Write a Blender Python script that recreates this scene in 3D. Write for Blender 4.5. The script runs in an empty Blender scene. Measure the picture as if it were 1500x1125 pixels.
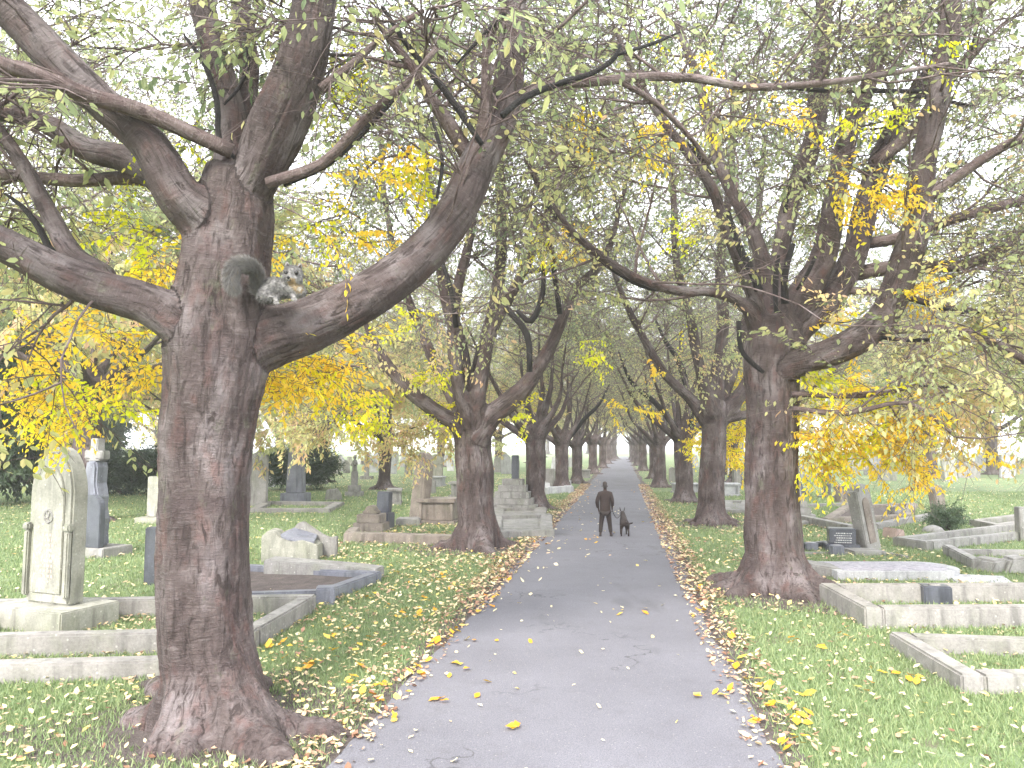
import bpy, math, random
import numpy as np
from mathutils import Vector, noise as mnoise, Matrix, Euler
R_ = math.radians
SC = bpy.context.scene
COL = SC.collection
F = 1110.0; CH = 1.65; YH = 655.0
PITCH = math.atan((YH-562.5)/F)
fw = np.array([0, math.cos(PITCH), math.sin(PITCH)]); up = np.array([0, -math.sin(PITCH), math.cos(PITCH)]); rt = np.array([1., 0, 0])
def ray(px, py): return fw + (px-750)/F*rt - (py-562.5)/F*up
def D(px, py, d):
    r = ray(px, py); return np.array([0, 0, CH]) + r*(d/r[1])
def G(px, py):
    r = ray(px, py); return np.array([0, 0, CH]) + r*(CH/-r[2])
def dep(py): return G(750, py)[1]
PD = np.array([162/F, 1.0, 0]); PD /= np.linalg.norm(PD); PN = np.array([PD[1], -PD[0], 0])   # path direction, right normal
PC = G(912+0.0*1, 2000)  # dummy
def edge_pt(px, py): return G(px, py)
LE = float(np.mean([G(455,1125)@PN, G(770,820)@PN, G(600,1010)@PN])); RE = float(np.mean([G(1165,1125)@PN, G(1040,930)@PN, G(975,790)@PN]))
LC = (LE+RE)/2
# ------------------------------------------------------------------ tagging / linking
def tag(o, label=None, cat=None, group=None, kind=None):
    if label and cat and not kind: kind = 'thing'
    if label: o['label'] = label
    if cat: o['category'] = cat
    if group: o['group'] = group
    if kind: o['kind'] = kind
    return o
def empty(name, loc=(0,0,0), rz=0, label=None, cat=None, group=None):
    o = bpy.data.objects.new(name, None); COL.objects.link(o); o.location = loc; o.rotation_euler = (0,0,rz)
    o.empty_display_size = 0.1
    return tag(o, label, cat, group)
def link(name, me, mat=None, parent=None):
    o = bpy.data.objects.new(name, me); COL.objects.link(o)
    if mat is not None and len(me.materials) == 0: me.materials.append(mat)
    if parent is not None: o.parent = parent
    return o
class Buf:
    def __init__(s): s.v=[]; s.f3=[]; s.f4=[]; s.n=0; s.b=[]; s.c=[]
    def add(s, v, f4=None, f3=None, b=None, c=None):
        v = np.asarray(v, float); 
        if f4 is not None and len(f4): s.f4.append(np.asarray(f4)+s.n)
        if f3 is not None and len(f3): s.f3.append(np.asarray(f3)+s.n)
        s.v.append(v); s.b.append(np.zeros((len(v),3)) if b is None else b)
        s.c.append(np.full(len(v), .5) if c is None else (np.full(len(v), c) if np.isscalar(c) else c)); s.n += len(v)
    def mesh(s, name, smooth=True):
        V = np.concatenate(s.v) if s.v else np.zeros((0,3))
        f4 = np.concatenate(s.f4) if s.f4 else np.zeros((0,4), int); f3 = np.concatenate(s.f3) if s.f3 else np.zeros((0,3), int)
        me = bpy.data.meshes.new(name); me.vertices.add(len(V)); me.vertices.foreach_set('co', V.astype(np.float32).ravel())
        nl = f4.size+f3.size; me.loops.add(nl); me.loops.foreach_set('vertex_index', np.concatenate([f4.ravel(), f3.ravel()]).astype(np.int32))
        me.polygons.add(len(f4)+len(f3))
        st = np.concatenate([np.arange(len(f4))*4, f4.size+np.arange(len(f3))*3]).astype(np.int32)
        me.polygons.foreach_set('loop_start', st)
        me.polygons.foreach_set('use_smooth', np.full(len(st), smooth))
        me.update(calc_edges=True)
        a = me.attributes.new('bark', 'FLOAT_VECTOR', 'POINT'); a.data.foreach_set('vector', np.concatenate(s.b).astype(np.float32).ravel())
        a = me.attributes.new('rnd', 'FLOAT', 'POINT'); a.data.foreach_set('value', np.concatenate(s.c).astype(np.float32))
        return me
def frames(P):
    T = np.gradient(P, axis=0); T /= np.linalg.norm(T, axis=1)[:,None]+1e-9
    A = np.zeros_like(P); a = np.cross(T[0], [0,1,0.13]); a /= np.linalg.norm(a)+1e-9; A[0] = a
    for i in range(1, len(P)):
        a = a - T[i]*(a@T[i]); a /= np.linalg.norm(a)+1e-9; A[i] = a
    return T, A, np.cross(T, A)
def tube(buf, P, r, k=6, cap=True, c=.5, l0=0., taper_tip=False):
    P = np.asarray(P, float); r = np.asarray(r, float); n = len(P)
    T, A, B = frames(P); th = np.arange(k)/k*2*math.pi
    ring = (np.cos(th)[None,:,None]*A[:,None,:] + np.sin(th)[None,:,None]*B[:,None,:])*r[:,None,None]
    V = (P[:,None,:]+ring).reshape(-1,3)
    L = l0+np.concatenate([[0], np.cumsum(np.linalg.norm(np.diff(P,axis=0),axis=1))])
    b = np.stack([np.cos(th)[None,:]*r[:,None], np.sin(th)[None,:]*r[:,None], np.repeat(L[:,None],k,1)], -1).reshape(-1,3)
    i = np.arange(n-1)[:,None]*k; j = np.arange(k)[None,:]; j2 = (j+1)%k
    q = np.stack([i+j, i+j2, i+k+j2, i+k+j], -1).reshape(-1,4)
    f3 = None
    if cap:
        V = np.vstack([V, P[0], P[-1]]); b = np.vstack([b, [0,0,L[0]], [0,0,L[-1]]])
        jj = np.arange(k); 
        f3 = np.vstack([np.stack([np.full(k,n*k), (jj+1)%k, jj], -1), np.stack([np.full(k,n*k+1), (n-1)*k+jj, (n-1)*k+(jj+1)%k], -1)])
    buf.add(V, q, f3, b, c)
def spline(pts, n):
    P = np.asarray(pts, float); m = len(P)
    Q = np.vstack([2*P[0]-P[1], P, 2*P[-1]-P[-2]]); out = []
    for t in np.linspace(0, m-1-1e-6, n):
        i = int(t); u = t-i; a,b,c,d = Q[i],Q[i+1],Q[i+2],Q[i+3]
        out.append(.5*((2*b)+(-a+c)*u+(2*a-5*b+4*c-d)*u*u+(-a+3*b-3*c+d)*u**3))
    return np.array(out)
# ------------------------------------------------------------------ materials
def newmat(name):
    m = bpy.data.materials.new(name); m.use_nodes = True; nt = m.node_tree; nt.nodes.clear()
    out = nt.nodes.new('ShaderNodeOutputMaterial'); b = nt.nodes.new('ShaderNodeBsdfPrincipled'); nt.links.new(b.outputs[0], out.inputs[0])
    b.inputs['Roughness'].default_value = .85
    return m, nt, b, out
def nn(nt, t, **kw):
    n = nt.nodes.new(t)
    for k, v in kw.items():
        if k in n.inputs: n.inputs[k].default_value = v
        else: setattr(n, k, v)
    return n
def ramp(nt, src, stops, interp='LINEAR'):
    n = nt.nodes.new('ShaderNodeValToRGB'); cr = n.color_ramp; cr.interpolation = interp
    while len(cr.elements) < len(stops): cr.elements.new(.5)
    for e, (p, c) in zip(cr.elements, stops): e.position = p; e.color = (*c, 1) if len(c) == 3 else c
    nt.links.new(src, n.inputs[0]); return n.outputs[0]
def mapped(nt, vec, scale):
    m = nt.nodes.new('ShaderNodeMapping'); m.inputs['Scale'].default_value = scale; nt.links.new(vec, m.inputs[0]); return m.outputs[0]
def noi(nt, vec, sc=1, det=4, rough=.55, dist=0):
    n = nn(nt, 'ShaderNodeTexNoise'); n.inputs['Scale'].default_value = sc; n.inputs['Detail'].default_value = det
    n.inputs['Roughness'].default_value = rough; n.inputs['Distortion'].default_value = dist
    if vec is not None: nt.links.new(vec, n.inputs['Vector'])
    return n.outputs[0]
def mix(nt, fac, a, b, mode='MIX'):
    n = nt.nodes.new('ShaderNodeMix'); n.data_type = 'RGBA'; n.blend_type = mode
    for i, s in ((0, fac), (6, a), (7, b)):
        if isinstance(s, (int, float)): n.inputs[i].default_value = s
        elif isinstance(s, tuple): n.inputs[i].default_value = (*s, 1)
        else: nt.links.new(s, n.inputs[i])
    return n.outputs[2]
def bump(nt, b, h, strength=.5, dist=.02):
    n = nt.nodes.new('ShaderNodeBump'); n.inputs['Strength'].default_value = strength; n.inputs['Distance'].default_value = dist
    nt.links.new(h, n.inputs['Height']); nt.links.new(n.outputs[0], b.inputs['Normal'])
def mathn(nt, op, a, b):
    n = nt.nodes.new('ShaderNodeMath'); n.operation = op
    for i, s in enumerate((a, b)):
        if isinstance(s, (int, float)): n.inputs[i].default_value = s
        else: nt.links.new(s, n.inputs[i])
    return n.outputs[0]
def attr(nt, name): n = nt.nodes.new('ShaderNodeAttribute'); n.attribute_name = name; return n
def bark_mat(name, mul=1.0, red=.5):
    m, nt, b, _ = newmat(name); v = attr(nt, 'bark').outputs['Vector']
    big = noi(nt, mapped(nt, v, (3,3,1.4)), 1.3, 3)
    base = ramp(nt, big, [(.34, (.045*mul,.028*mul,.026*mul)), (.5, (.090*mul,.066*mul,.062*mul)), (.66, (.18*mul,.150*mul,.150*mul))])
    redn = noi(nt, mapped(nt, v, (5,5,2.5)), 1.9, 4)
    base = mix(nt, ramp(nt, redn, [(.52, (0,0,0)), (.68, (red,red,red))]), base, (.115*mul,.045*mul,.035*mul))
    len_ = noi(nt, mapped(nt, v, (9,9,48)), 1., 4, .7, 1.4)
    base = mix(nt, ramp(nt, len_, [(.52, (0,0,0)), (.72, (.40,.40,.40))]), base, (.22*mul,.195*mul,.19*mul))
    base = mix(nt, ramp(nt, noi(nt, mapped(nt, v, (10,10,70)), 1.3, 4, .7, 1.2), [(.58, (0,0,0)), (.70, (.5,.5,.5))]), base, (.055*mul,.035*mul,.032*mul))
    crk = noi(nt, mapped(nt, v, (20,20,4.5)), 1., 6, .65, 1.1)
    cm = ramp(nt, crk, [(.38, (.95,.95,.95)), (.50, (0,0,0))])
    base = mix(nt, cm, base, (.030*mul,.018*mul,.016*mul))
    fine = noi(nt, mapped(nt, v, (60,60,22)), 1., 4, .7)
    base = mix(nt, .35, base, ramp(nt, fine, [(.3, (.3,.3,.3)), (.7, (1,1,1))]), 'MULTIPLY')
    moss = noi(nt, mapped(nt, v, (4,4,2)), 2.1, 5, .7)
    band = noi(nt, mapped(nt, v, (.8,.8,5.5)), 1., 3, .5)
    base = mix(nt, ramp(nt, band, [(.50,(0,0,0)), (.66,(.55,.55,.55))]), base, (.050*mul,.032*mul,.032*mul))
    base = mix(nt, ramp(nt, moss, [(.6, (0,0,0)), (.72, (.35,.35,.35))]), base, (.13*mul,.15*mul,.085*mul))
    nt.links.new(base, b.inputs['Base Color'])
    h = mathn(nt, 'ADD', mathn(nt, 'MULTIPLY', crk, 1.0), mathn(nt, 'ADD', mathn(nt, 'MULTIPLY', len_, .5), mathn(nt, 'MULTIPLY', fine, .35)))
    bump(nt, b, h, 1., .032); b.inputs['Roughness'].default_value = .8
    return m
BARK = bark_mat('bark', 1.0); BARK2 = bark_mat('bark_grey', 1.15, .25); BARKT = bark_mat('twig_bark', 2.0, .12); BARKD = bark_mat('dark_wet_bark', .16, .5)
def leaf_mat(name, stops, transl=.45):
    m, nt, b, out = newmat(name); a = attr(nt, 'rnd').outputs['Fac']
    c = ramp(nt, a, stops); nt.links.new(c, b.inputs['Base Color']); b.inputs['Roughness'].default_value = .55
    t = nt.nodes.new('ShaderNodeBsdfTranslucent'); nt.links.new(c, t.inputs[0]); mx = nt.nodes.new('ShaderNodeMixShader'); mx.inputs[0].default_value = transl
    nt.links.new(b.outputs[0], mx.inputs[1]); nt.links.new(t.outputs[0], mx.inputs[2]); nt.links.new(mx.outputs[0], out.inputs[0])
    return m
LEAF = leaf_mat('leaf', [(0,(.15,.21,.11)), (.2,(.24,.30,.16)), (.4,(.38,.42,.20)), (.55,(.52,.51,.23)), (.68,(.64,.52,.24)), (.74,(.68,.44,.30)), (.80,(.62,.70,.02)), (.87,(.90,.80,.03)), (.92,(.93,.68,.08)), (1,(.90,.50,.04))], .6)
DARKLEAF = leaf_mat('dark_leaf', [(0,(.012,.03,.014)), (.5,(.03,.06,.03)), (1,(.07,.11,.05))], .15)
FALLEN = leaf_mat('fallen_leaf', [(0,(.20,.10,.06)), (.2,(.38,.21,.14)), (.4,(.56,.40,.26)), (.6,(.66,.55,.30)), (.8,(.68,.60,.40)), (.88,(.60,.42,.05)), (.95,(.62,.28,.01)), (1,(.60,.24,.01))], .15)
GRASSM = leaf_mat('grass_blade', [(0,(.13,.19,.08)), (.5,(.21,.285,.125)), (1,(.36,.40,.20))], .4)
def stone_mat(name, c1, c2, moss=.3, sc=1., rough=.85, mc=(.16,.18,.10), bstr=.5):
    m, nt, b, _ = newmat(name); tc = nt.nodes.new('ShaderNodeTexCoord').outputs['Object']
    oi = nt.nodes.new('ShaderNodeObjectInfo').outputs['Random']
    va = nt.nodes.new('ShaderNodeVectorMath'); va.operation = 'ADD'; nt.links.new(tc, va.inputs[0]); cb = nt.nodes.new('ShaderNodeCombineXYZ')
    nt.links.new(mathn(nt,'MULTIPLY',oi,37.), cb.inputs[0]); nt.links.new(mathn(nt,'MULTIPLY',oi,11.), cb.inputs[1]); nt.links.new(cb.outputs[0], va.inputs[1]); v = va.outputs[0]
    n1 = noi(nt, v, 3.5*sc, 6, .65); base = ramp(nt, n1, [(.35, c1), (.65, c2)])
    n2 = noi(nt, mapped(nt, v, (1,1,.35)), 2.2*sc, 5, .7)
    base = mix(nt, ramp(nt, n2, [(.5,(0,0,0)), (.68,(moss,moss,moss))]), base, mc)
    n3 = noi(nt, v, 55, 3, .7); base = mix(nt, .5, base, ramp(nt, n3, [(.3,(.5,.5,.5)), (.65,(1,1,1))]), 'MULTIPLY')
    n4 = noi(nt, mapped(nt, v, (3,3,.4)), 3.0, 4, .6); base = mix(nt, ramp(nt, n4, [(.52,(0,0,0)), (.68,(.6,.6,.6))]), base, tuple(x*.35 for x in c1))
    sp = nn(nt, 'ShaderNodeTexVoronoi'); sp.inputs['Scale'].default_value = 14; nt.links.new(v, sp.inputs['Vector'])
    base = mix(nt, ramp(nt, sp.outputs[0], [(.10,(.5,.5,.5)), (.16,(0,0,0))]), base, tuple(min(1,x*1.5) for x in c2))
    nt.links.new(base, b.inputs['Base Color']); bump(nt, b, mathn(nt,'ADD',n1,mathn(nt,'MULTIPLY',n3,.4)), bstr, .015); b.inputs['Roughness'].default_value = rough
    return m
S_PALE = stone_mat('limestone', (.24,.235,.20), (.36,.35,.30), .5)
S_GREY = stone_mat('grey_stone', (.19,.18,.17), (.30,.29,.275), .4)
S_CONC = stone_mat('concrete_kerb', (.185,.175,.162), (.285,.27,.252), .45)
S_DARK = stone_mat('dark_granite', (.060,.064,.080), (.095,.10,.12), .08, 1, .35, bstr=.1)
S_BLUE = stone_mat('blue_granite', (.13,.135,.165), (.20,.205,.24), .15, 1, .5, bstr=.2)
S_BROWN = stone_mat('brown_sandstone', (.16,.13,.11), (.27,.23,.20), .45)
S_PINK = stone_mat('pink_granite', (.30,.21,.18), (.42,.32,.28), .2)
S_WHITE = stone_mat('white_marble', (.33,.33,.34), (.45,.45,.46), .2, mc=(.33,.33,.31))
S_LILAC = stone_mat('white_chippings', (.27,.255,.29), (.42,.40,.44), .2, 6)
S_INK = stone_mat('lettering', (.45,.45,.44), (.6,.6,.58), 0)
S_PINKINK = stone_mat('pinkish_weathered_lettering', (.40,.30,.26), (.52,.41,.36), 0)
# ------------------------------------------------------------------ world, sun, camera
SUN_EL, SUN_ROT = R_(42), R_(200)
w = bpy.data.worlds.new('World'); SC.world = w; w.use_nodes = True; nt = w.node_tree; nt.nodes.clear()
wo = nt.nodes.new('ShaderNodeOutputWorld'); bg = nt.nodes.new('ShaderNodeBackground'); nt.links.new(bg.outputs[0], wo.inputs[0])
sky = nt.nodes.new('ShaderNodeTexSky'); sky.sky_type = 'NISHITA'; sky.sun_disc = False; sky.sun_elevation = SUN_EL; sky.sun_rotation = SUN_ROT; sky.air_density = 1.2; sky.dust_density = 3
tcw = nt.nodes.new('ShaderNodeTexCoord').outputs['Generated']
cl = noi(nt, mapped(nt, tcw, (1,1,2.2)), 2.6, 6, .6)
skyc = mix(nt, ramp(nt, cl, [(.36,(.72,.72,.72)), (.58,(.97,.97,.97))]), sky.outputs[0], (9.2,9.4,9.9))
nt.links.new(skyc, bg.inputs[0]); bg.inputs[1].default_value = .10
sl = bpy.data.lights.new('sun', 'SUN'); sl.energy = 1.5; sl.angle = R_(14); sl.color = (1,.955,.89)
so = bpy.data.objects.new('sun', sl); COL.objects.link(so)
sd = Vector((math.sin(SUN_ROT)*math.cos(SUN_EL), math.cos(SUN_ROT)*math.cos(SUN_EL), math.sin(SUN_EL)))
so.rotation_euler = (-sd).to_track_quat('-Z','Y').to_euler()
cd = bpy.data.cameras.new('camera'); co = bpy.data.objects.new('camera', cd); COL.objects.link(co); SC.camera = co
cd.sensor_width = 36; cd.lens = 36*F/1500; cd.clip_end = 2000; cd.clip_start = .05
co.location = (0,0,CH); co.rotation_euler = (R_(90)+PITCH, 0, 0)
SC.view_settings.view_transform = 'Standard'; SC.view_settings.look = 'None'; SC.view_settings.exposure = 2.48; SC.view_settings.gamma = 1
SC.cycles.max_bounces = 6; SC.cycles.diffuse_bounces = 3; SC.cycles.transmission_bounces = 4; SC.cycles.transparent_max_bounces = 8
# ------------------------------------------------------------------ ground
def sheet(name, pts, z, mat, kind='structure'):
    b = Buf(); P = np.array([[p[0], p[1], z] for p in pts]); me = bpy.data.meshes.new(name)
    me.from_pydata([tuple(p) for p in P], [], [tuple(range(len(P)))]); o = link(name, me, mat); tag(o, kind=kind); return o
def ground_mat():
    m, nt, b, _ = newmat('lawn'); tc = nt.nodes.new('ShaderNodeTexCoord').outputs['Object']
    n1 = noi(nt, tc, .5, 5, .6); n2 = noi(nt, tc, 9, 5, .7); n3 = noi(nt, tc, 60, 3, .7)
    c = ramp(nt, n1, [(.35,(.15,.225,.095)), (.65,(.23,.30,.14))])
    c = mix(nt, ramp(nt, n2, [(.5,(0,0,0)), (.72,(.45,.45,.45))]), c, (.22,.21,.09))
    c = mix(nt, ramp(nt, noi(nt, tc, 2.2, 6, .7), [(.52,(0,0,0)), (.64,(.75,.75,.75))]), c, (.15,.12,.085))
    c = mix(nt, .6, c, ramp(nt, n3, [(.3,(.4,.4,.4)), (.65,(1,1,1))]), 'MULTIPLY')
    nt.links.new(c, b.inputs[0]); bump(nt, b, mathn(nt,'ADD',n2,n3), .8, .05); b.inputs['Roughness'].default_value = .95
    return m
sheet('ground', [(-400,-60),(400,-60),(400,600),(-400,600)], 0, ground_mat())
def asphalt():
    m, nt, b, _ = newmat('asphalt'); tc = nt.nodes.new('ShaderNodeTexCoord').outputs['Object']
    n1 = noi(nt, tc, .7, 5, .6); n2 = noi(nt, tc, 130, 2, .8); n3 = noi(nt, tc, 5, 6, .7)
    c = ramp(nt, n1, [(.32,(.120,.117,.134)), (.66,(.158,.155,.176))])
    c = mix(nt, .75, c, ramp(nt, n2, [(.34,(.45,.45,.45)), (.55,(.95,.95,.95)), (.68,(1.25,1.25,1.25))]), 'MULTIPLY')
    c = mix(nt, ramp(nt, n3, [(.55,(0,0,0)), (.75,(.4,.4,.4))]), c, (.075,.070,.072))
    vo = nn(nt, 'ShaderNodeTexVoronoi', feature='DISTANCE_TO_EDGE'); vo.inputs['Scale'].default_value = .55
    wv = nt.nodes.new('ShaderNodeVectorMath'); wv.operation = 'ADD'; nt.links.new(tc, wv.inputs[0]); wn = nn(nt, 'ShaderNodeTexNoise'); wn.inputs['Scale'].default_value = 3.; wn.inputs['Detail'].default_value = 6; nt.links.new(tc, wn.inputs['Vector']); nt.links.new(wn.outputs[1], wv.inputs[1]); nt.links.new(wv.outputs[0], vo.inputs['Vector'])
    ck = mix(nt, ramp(nt, noi(nt, tc, .45, 2), [(.50,(0,0,0)), (.56,(1,1,1))]), (0.,0.,0.), ramp(nt, vo.outputs[0], [(.0,(.8,.8,.8)), (.012,(0,0,0))]))
    c = mix(nt, ck, c, (.035,.033,.035))
    vp = nn(nt, 'ShaderNodeTexVoronoi'); vp.inputs['Scale'].default_value = 22.; nt.links.new(tc, vp.inputs['Vector']); c = mix(nt, ramp(nt, vp.outputs[0], [(.07,(.8,.8,.8)), (.11,(0,0,0))]), c, (.27,.26,.25))
    dm = noi(nt, mapped(nt, tc, (1,.35,1)), 1.1, 5, .6); c = mix(nt, ramp(nt, dm, [(.58,(0,0,0)), (.66,(.45,.45,.45))]), c, (.062,.060,.066))
    nt.links.new(c, b.inputs[0]); bump(nt, b, n2, .5, .006); b.inputs['Roughness'].default_value = .8
    return m
def soil_mat():
    m, nt, b, _ = newmat('soil'); tc = nt.nodes.new('ShaderNodeTexCoord').outputs['Object']
    n1 = noi(nt, tc, 6, 6, .7); n2 = noi(nt, tc, 50, 4, .7)
    c = ramp(nt, n1, [(.3,(.075,.055,.048)), (.6,(.15,.12,.11)), (.75,(.22,.17,.13))]); c = mix(nt, .6, c, ramp(nt, n2, [(.3,(.4,.4,.4)), (.7,(1,1,1))]), 'MULTIPLY')
    nt.links.new(c, b.inputs[0]); bump(nt, b, mathn(nt,'ADD',n1,n2), 1, .04); return m
SOIL = soil_mat()
def strip(lat0, lat1, z, name, mat, jit0, jit1, seed):
    rng = np.random.default_rng(seed); s = np.concatenate([np.arange(-3, 25, .12), np.arange(25, 140, 1.)]); n = len(s)
    def j(a):
        x = np.zeros(n)
        for f_, am in ((.35,1.),(1.3,.6),(4.1,.35),(11,.22)): x += am*np.sin(s*f_*6.28/ 3 + rng.uniform(0,6.28))*a
        return x + rng.uniform(-1,1,n)*a*.25
    l = lat0+j(jit0); r = lat1+j(jit1)
    V = np.vstack([PD[None]*s[:,None]+PN[None]*l[:,None], PD[None]*s[:,None]+PN[None]*r[:,None]]); V[:,2] = z
    i = np.arange(n-1); bf = Buf(); bf.add(V, np.stack([i, i+n, i+n+1, i+1], -1)); o = link(name, bf.mesh(name, False), mat); tag(o, kind='structure')
strip(LE-.22, RE+.20, .004, 'soil', SOIL, .05, .05, 1)
strip(LE, RE, .009, 'path', asphalt(), .028, .028, 2)
# ------------------------------------------------------------------ sprays (twig with leaves), as templates
rngT = np.random.default_rng(7)
def leaf_geo(p, d, nrm, L, W, six=True):
    s = np.cross(d, nrm); s /= np.linalg.norm(s)+1e-9
    curl = nrm*L*.12
    if six:
        V = np.array([p, p+d*L*.3+s*W*.5-curl*.3, p+d*L*.68+s*W*.42-curl*.3, p+d*L-curl*1.2, p+d*L*.68-s*W*.42-curl*.3, p+d*L*.3-s*W*.5-curl*.3]); V[[0]] += 0
        return V, [[0,1,2,3],[0,3,4,5]]
    V = np.array([p, p+d*L*.45+s*W*.5, p+d*L-curl, p+d*L*.45-s*W*.5]); return V, [[0,1,2,3]]
def make_template(nleaf_step, six, size=.085):
    tb = Buf(); lb = Buf(); rng = rngT
    main = [np.zeros(3)]; d = np.array([1.,0,.05])
    for i in range(7):
        d = d + rng.normal(0,.10,3) + np.array([0,0,-.05]); d /= np.linalg.norm(d); main.append(main[-1]+d*.11)
    paths = [(np.array(main), .0045, .0018)]
    for i in range(1,7):
        sg = 1 if i%2 else -1; d = np.array([.75, sg*rng.uniform(.4,.8), rng.uniform(-.25,.15)]); d /= np.linalg.norm(d); p = [main[i]]
        for k in range(3):
            d = d+rng.normal(0,.12,3)+np.array([0,0,-.08]); d /= np.linalg.norm(d); p.append(p[-1]+d*rng.uniform(.07,.13))
        paths.append((np.array(p), .003, .0015))
    for P, r0, r1 in paths:
        tube(tb, P, np.linspace(r0,r1,len(P)), 3, cap=False)
        L = np.concatenate([[0], np.cumsum(np.linalg.norm(np.diff(P,axis=0),axis=1))]); t = rng.uniform(.03,.08)
        k = 0
        while t < L[-1]+.01:
            p = np.array([np.interp(t, L, P[:,a]) for a in range(3)]); k += 1
            dd = np.array([rng.uniform(.1,.9), (1 if k%2 else -1)*rng.uniform(.2,.8), rng.uniform(-1.1,-.1)]); dd /= np.linalg.norm(dd)
            n = np.array([rng.normal(0,.5), rng.normal(0,.5), 1.]); n -= dd*(n@dd); n /= np.linalg.norm(n)
            s = size*rng.uniform(.6,1.15); V, q = leaf_geo(p, dd, n, s, s*rng.uniform(.38,.52), six)
            lb.add(V, q, c=rng.uniform(-.12,.12)); t += nleaf_step*rng.uniform(.6,1.5)
    return [(np.concatenate(x.v), np.concatenate(x.f4), np.concatenate(x.b), np.concatenate(x.c)) for x in (tb, lb)]
TPL = {'sparse': [make_template(.12, True) for _ in range(8)], 'mid': [make_template(.06, True) for _ in range(8)],
       'dense': [make_template(.045, False, .10) for _ in range(8)], 'big': [make_template(.04, False, .15) for _ in range(6)],
       'bare': [make_template(.5, True) for _ in range(5)]}
class Crown:
    def __init__(s): s.tw = Buf(); s.lf = Buf(); s.tw.add(np.zeros((3,3)), f3=[[0,1,2]]); s.lf.add(np.zeros((3,3)), f3=[[0,1,2]]); s.batch = {}
    def spray(s, p, yaw, pitch, roll, scale, kind, i, c): s.batch.setdefault((kind, i % len(TPL[kind])), []).append((*p, yaw, pitch, roll, scale, c))
    def flush(s, origin):
        for (k, i), L in s.batch.items():
            A = np.array(L); n = len(A)
            P = A[:,:3]; cy, sy = np.cos(A[:,3]), np.sin(A[:,3]); cp, sp = np.cos(A[:,4]), np.sin(A[:,4]); cr, sr = np.cos(A[:,5]), np.sin(A[:,5])
            Z = np.zeros(n); O = np.ones(n)
            Rz = np.array([[cy,-sy,Z],[sy,cy,Z],[Z,Z,O]]).transpose(2,0,1); Ry = np.array([[cp,Z,-sp],[Z,O,Z],[sp,Z,cp]]).transpose(2,0,1); Rx = np.array([[O,Z,Z],[Z,cr,-sr],[Z,sr,cr]]).transpose(2,0,1)
            M = (Rz@Ry@Rx)*A[:,6][:,None,None]
            for buf, (V, q, b, c), isl in ((s.tw, TPL[k][i][0], 0), (s.lf, TPL[k][i][1], 1)):
                W = np.einsum('nij,vj->nvi', M, V)+P[:,None,:]; m = len(V)
                Q = (q[None]+ (np.arange(n)*m)[:,None,None]).reshape(-1,4)
                cc = (c[None,:]+A[:,7][:,None]) if isl else np.full((n,m), .5)
                if isl:
                    base = A[:,7][:,None]; lo = np.where(base > .76, .765, 0.0); hi = np.where(base > .76, 1.0, .75)
                    cc = np.clip(base + c[None,:]*np.where(base > .76, .35, 1), lo, hi)
                buf.add(W.reshape(-1,3), Q, b=np.tile(b,(n,1)), c=cc.ravel())
        s.batch = {}
        for b in (s.tw, s.lf):
            b.v = [x-origin for x in b.v]
def seg_len(P): return np.concatenate([[0], np.cumsum(np.linalg.norm(np.diff(P,axis=0),axis=1))])
def corridor(p):
    lat = p@PN-LC
    return abs(lat) < 2.3 and p[2] < 3.1-.20*abs(lat) and p[1] < 60
SQ = D(395, 415, 4.35)
def blocked(p, near=2.0):
    if p[1] > .5:
        X_ = 750+F*p[0]/p[1]; Y_ = YH-F*(p[2]-CH)/p[1]
        if (p[1] < 8.8 and X_ < 235 and Y_ > 630) or (p[1] < 15 and X_ > 1165 and Y_ > 672): return True
    if corridor(p): return True
    r = p-np.array([0,0,CH]); dist = np.linalg.norm(r)
    if dist < near: return True
    if p[1] < 4.9 and p[1] > .1:
        X = 750+F*r[0]/p[1]; Yv = YH-F*r[2]/p[1]
        if 215 < X < 480 and 170 < Yv < 1100: return True     # keep the near trunk and the squirrel clear of twigs
    return False
def grow_branch(rng, p, d, L, r0, lift, droop, nseg=7, wob=.12):
    P = [p]; d = d/np.linalg.norm(d)
    for i in range(nseg):
        t = i/nseg; d = d + rng.normal(0,wob,3) + np.array([0,0,lift*(1-t)-droop*t]); d /= np.linalg.norm(d); P.append(P[-1]+d*L/nseg)
    return np.array(P), np.linspace(r0, max(r0*.3,.003), nseg+1)
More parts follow.
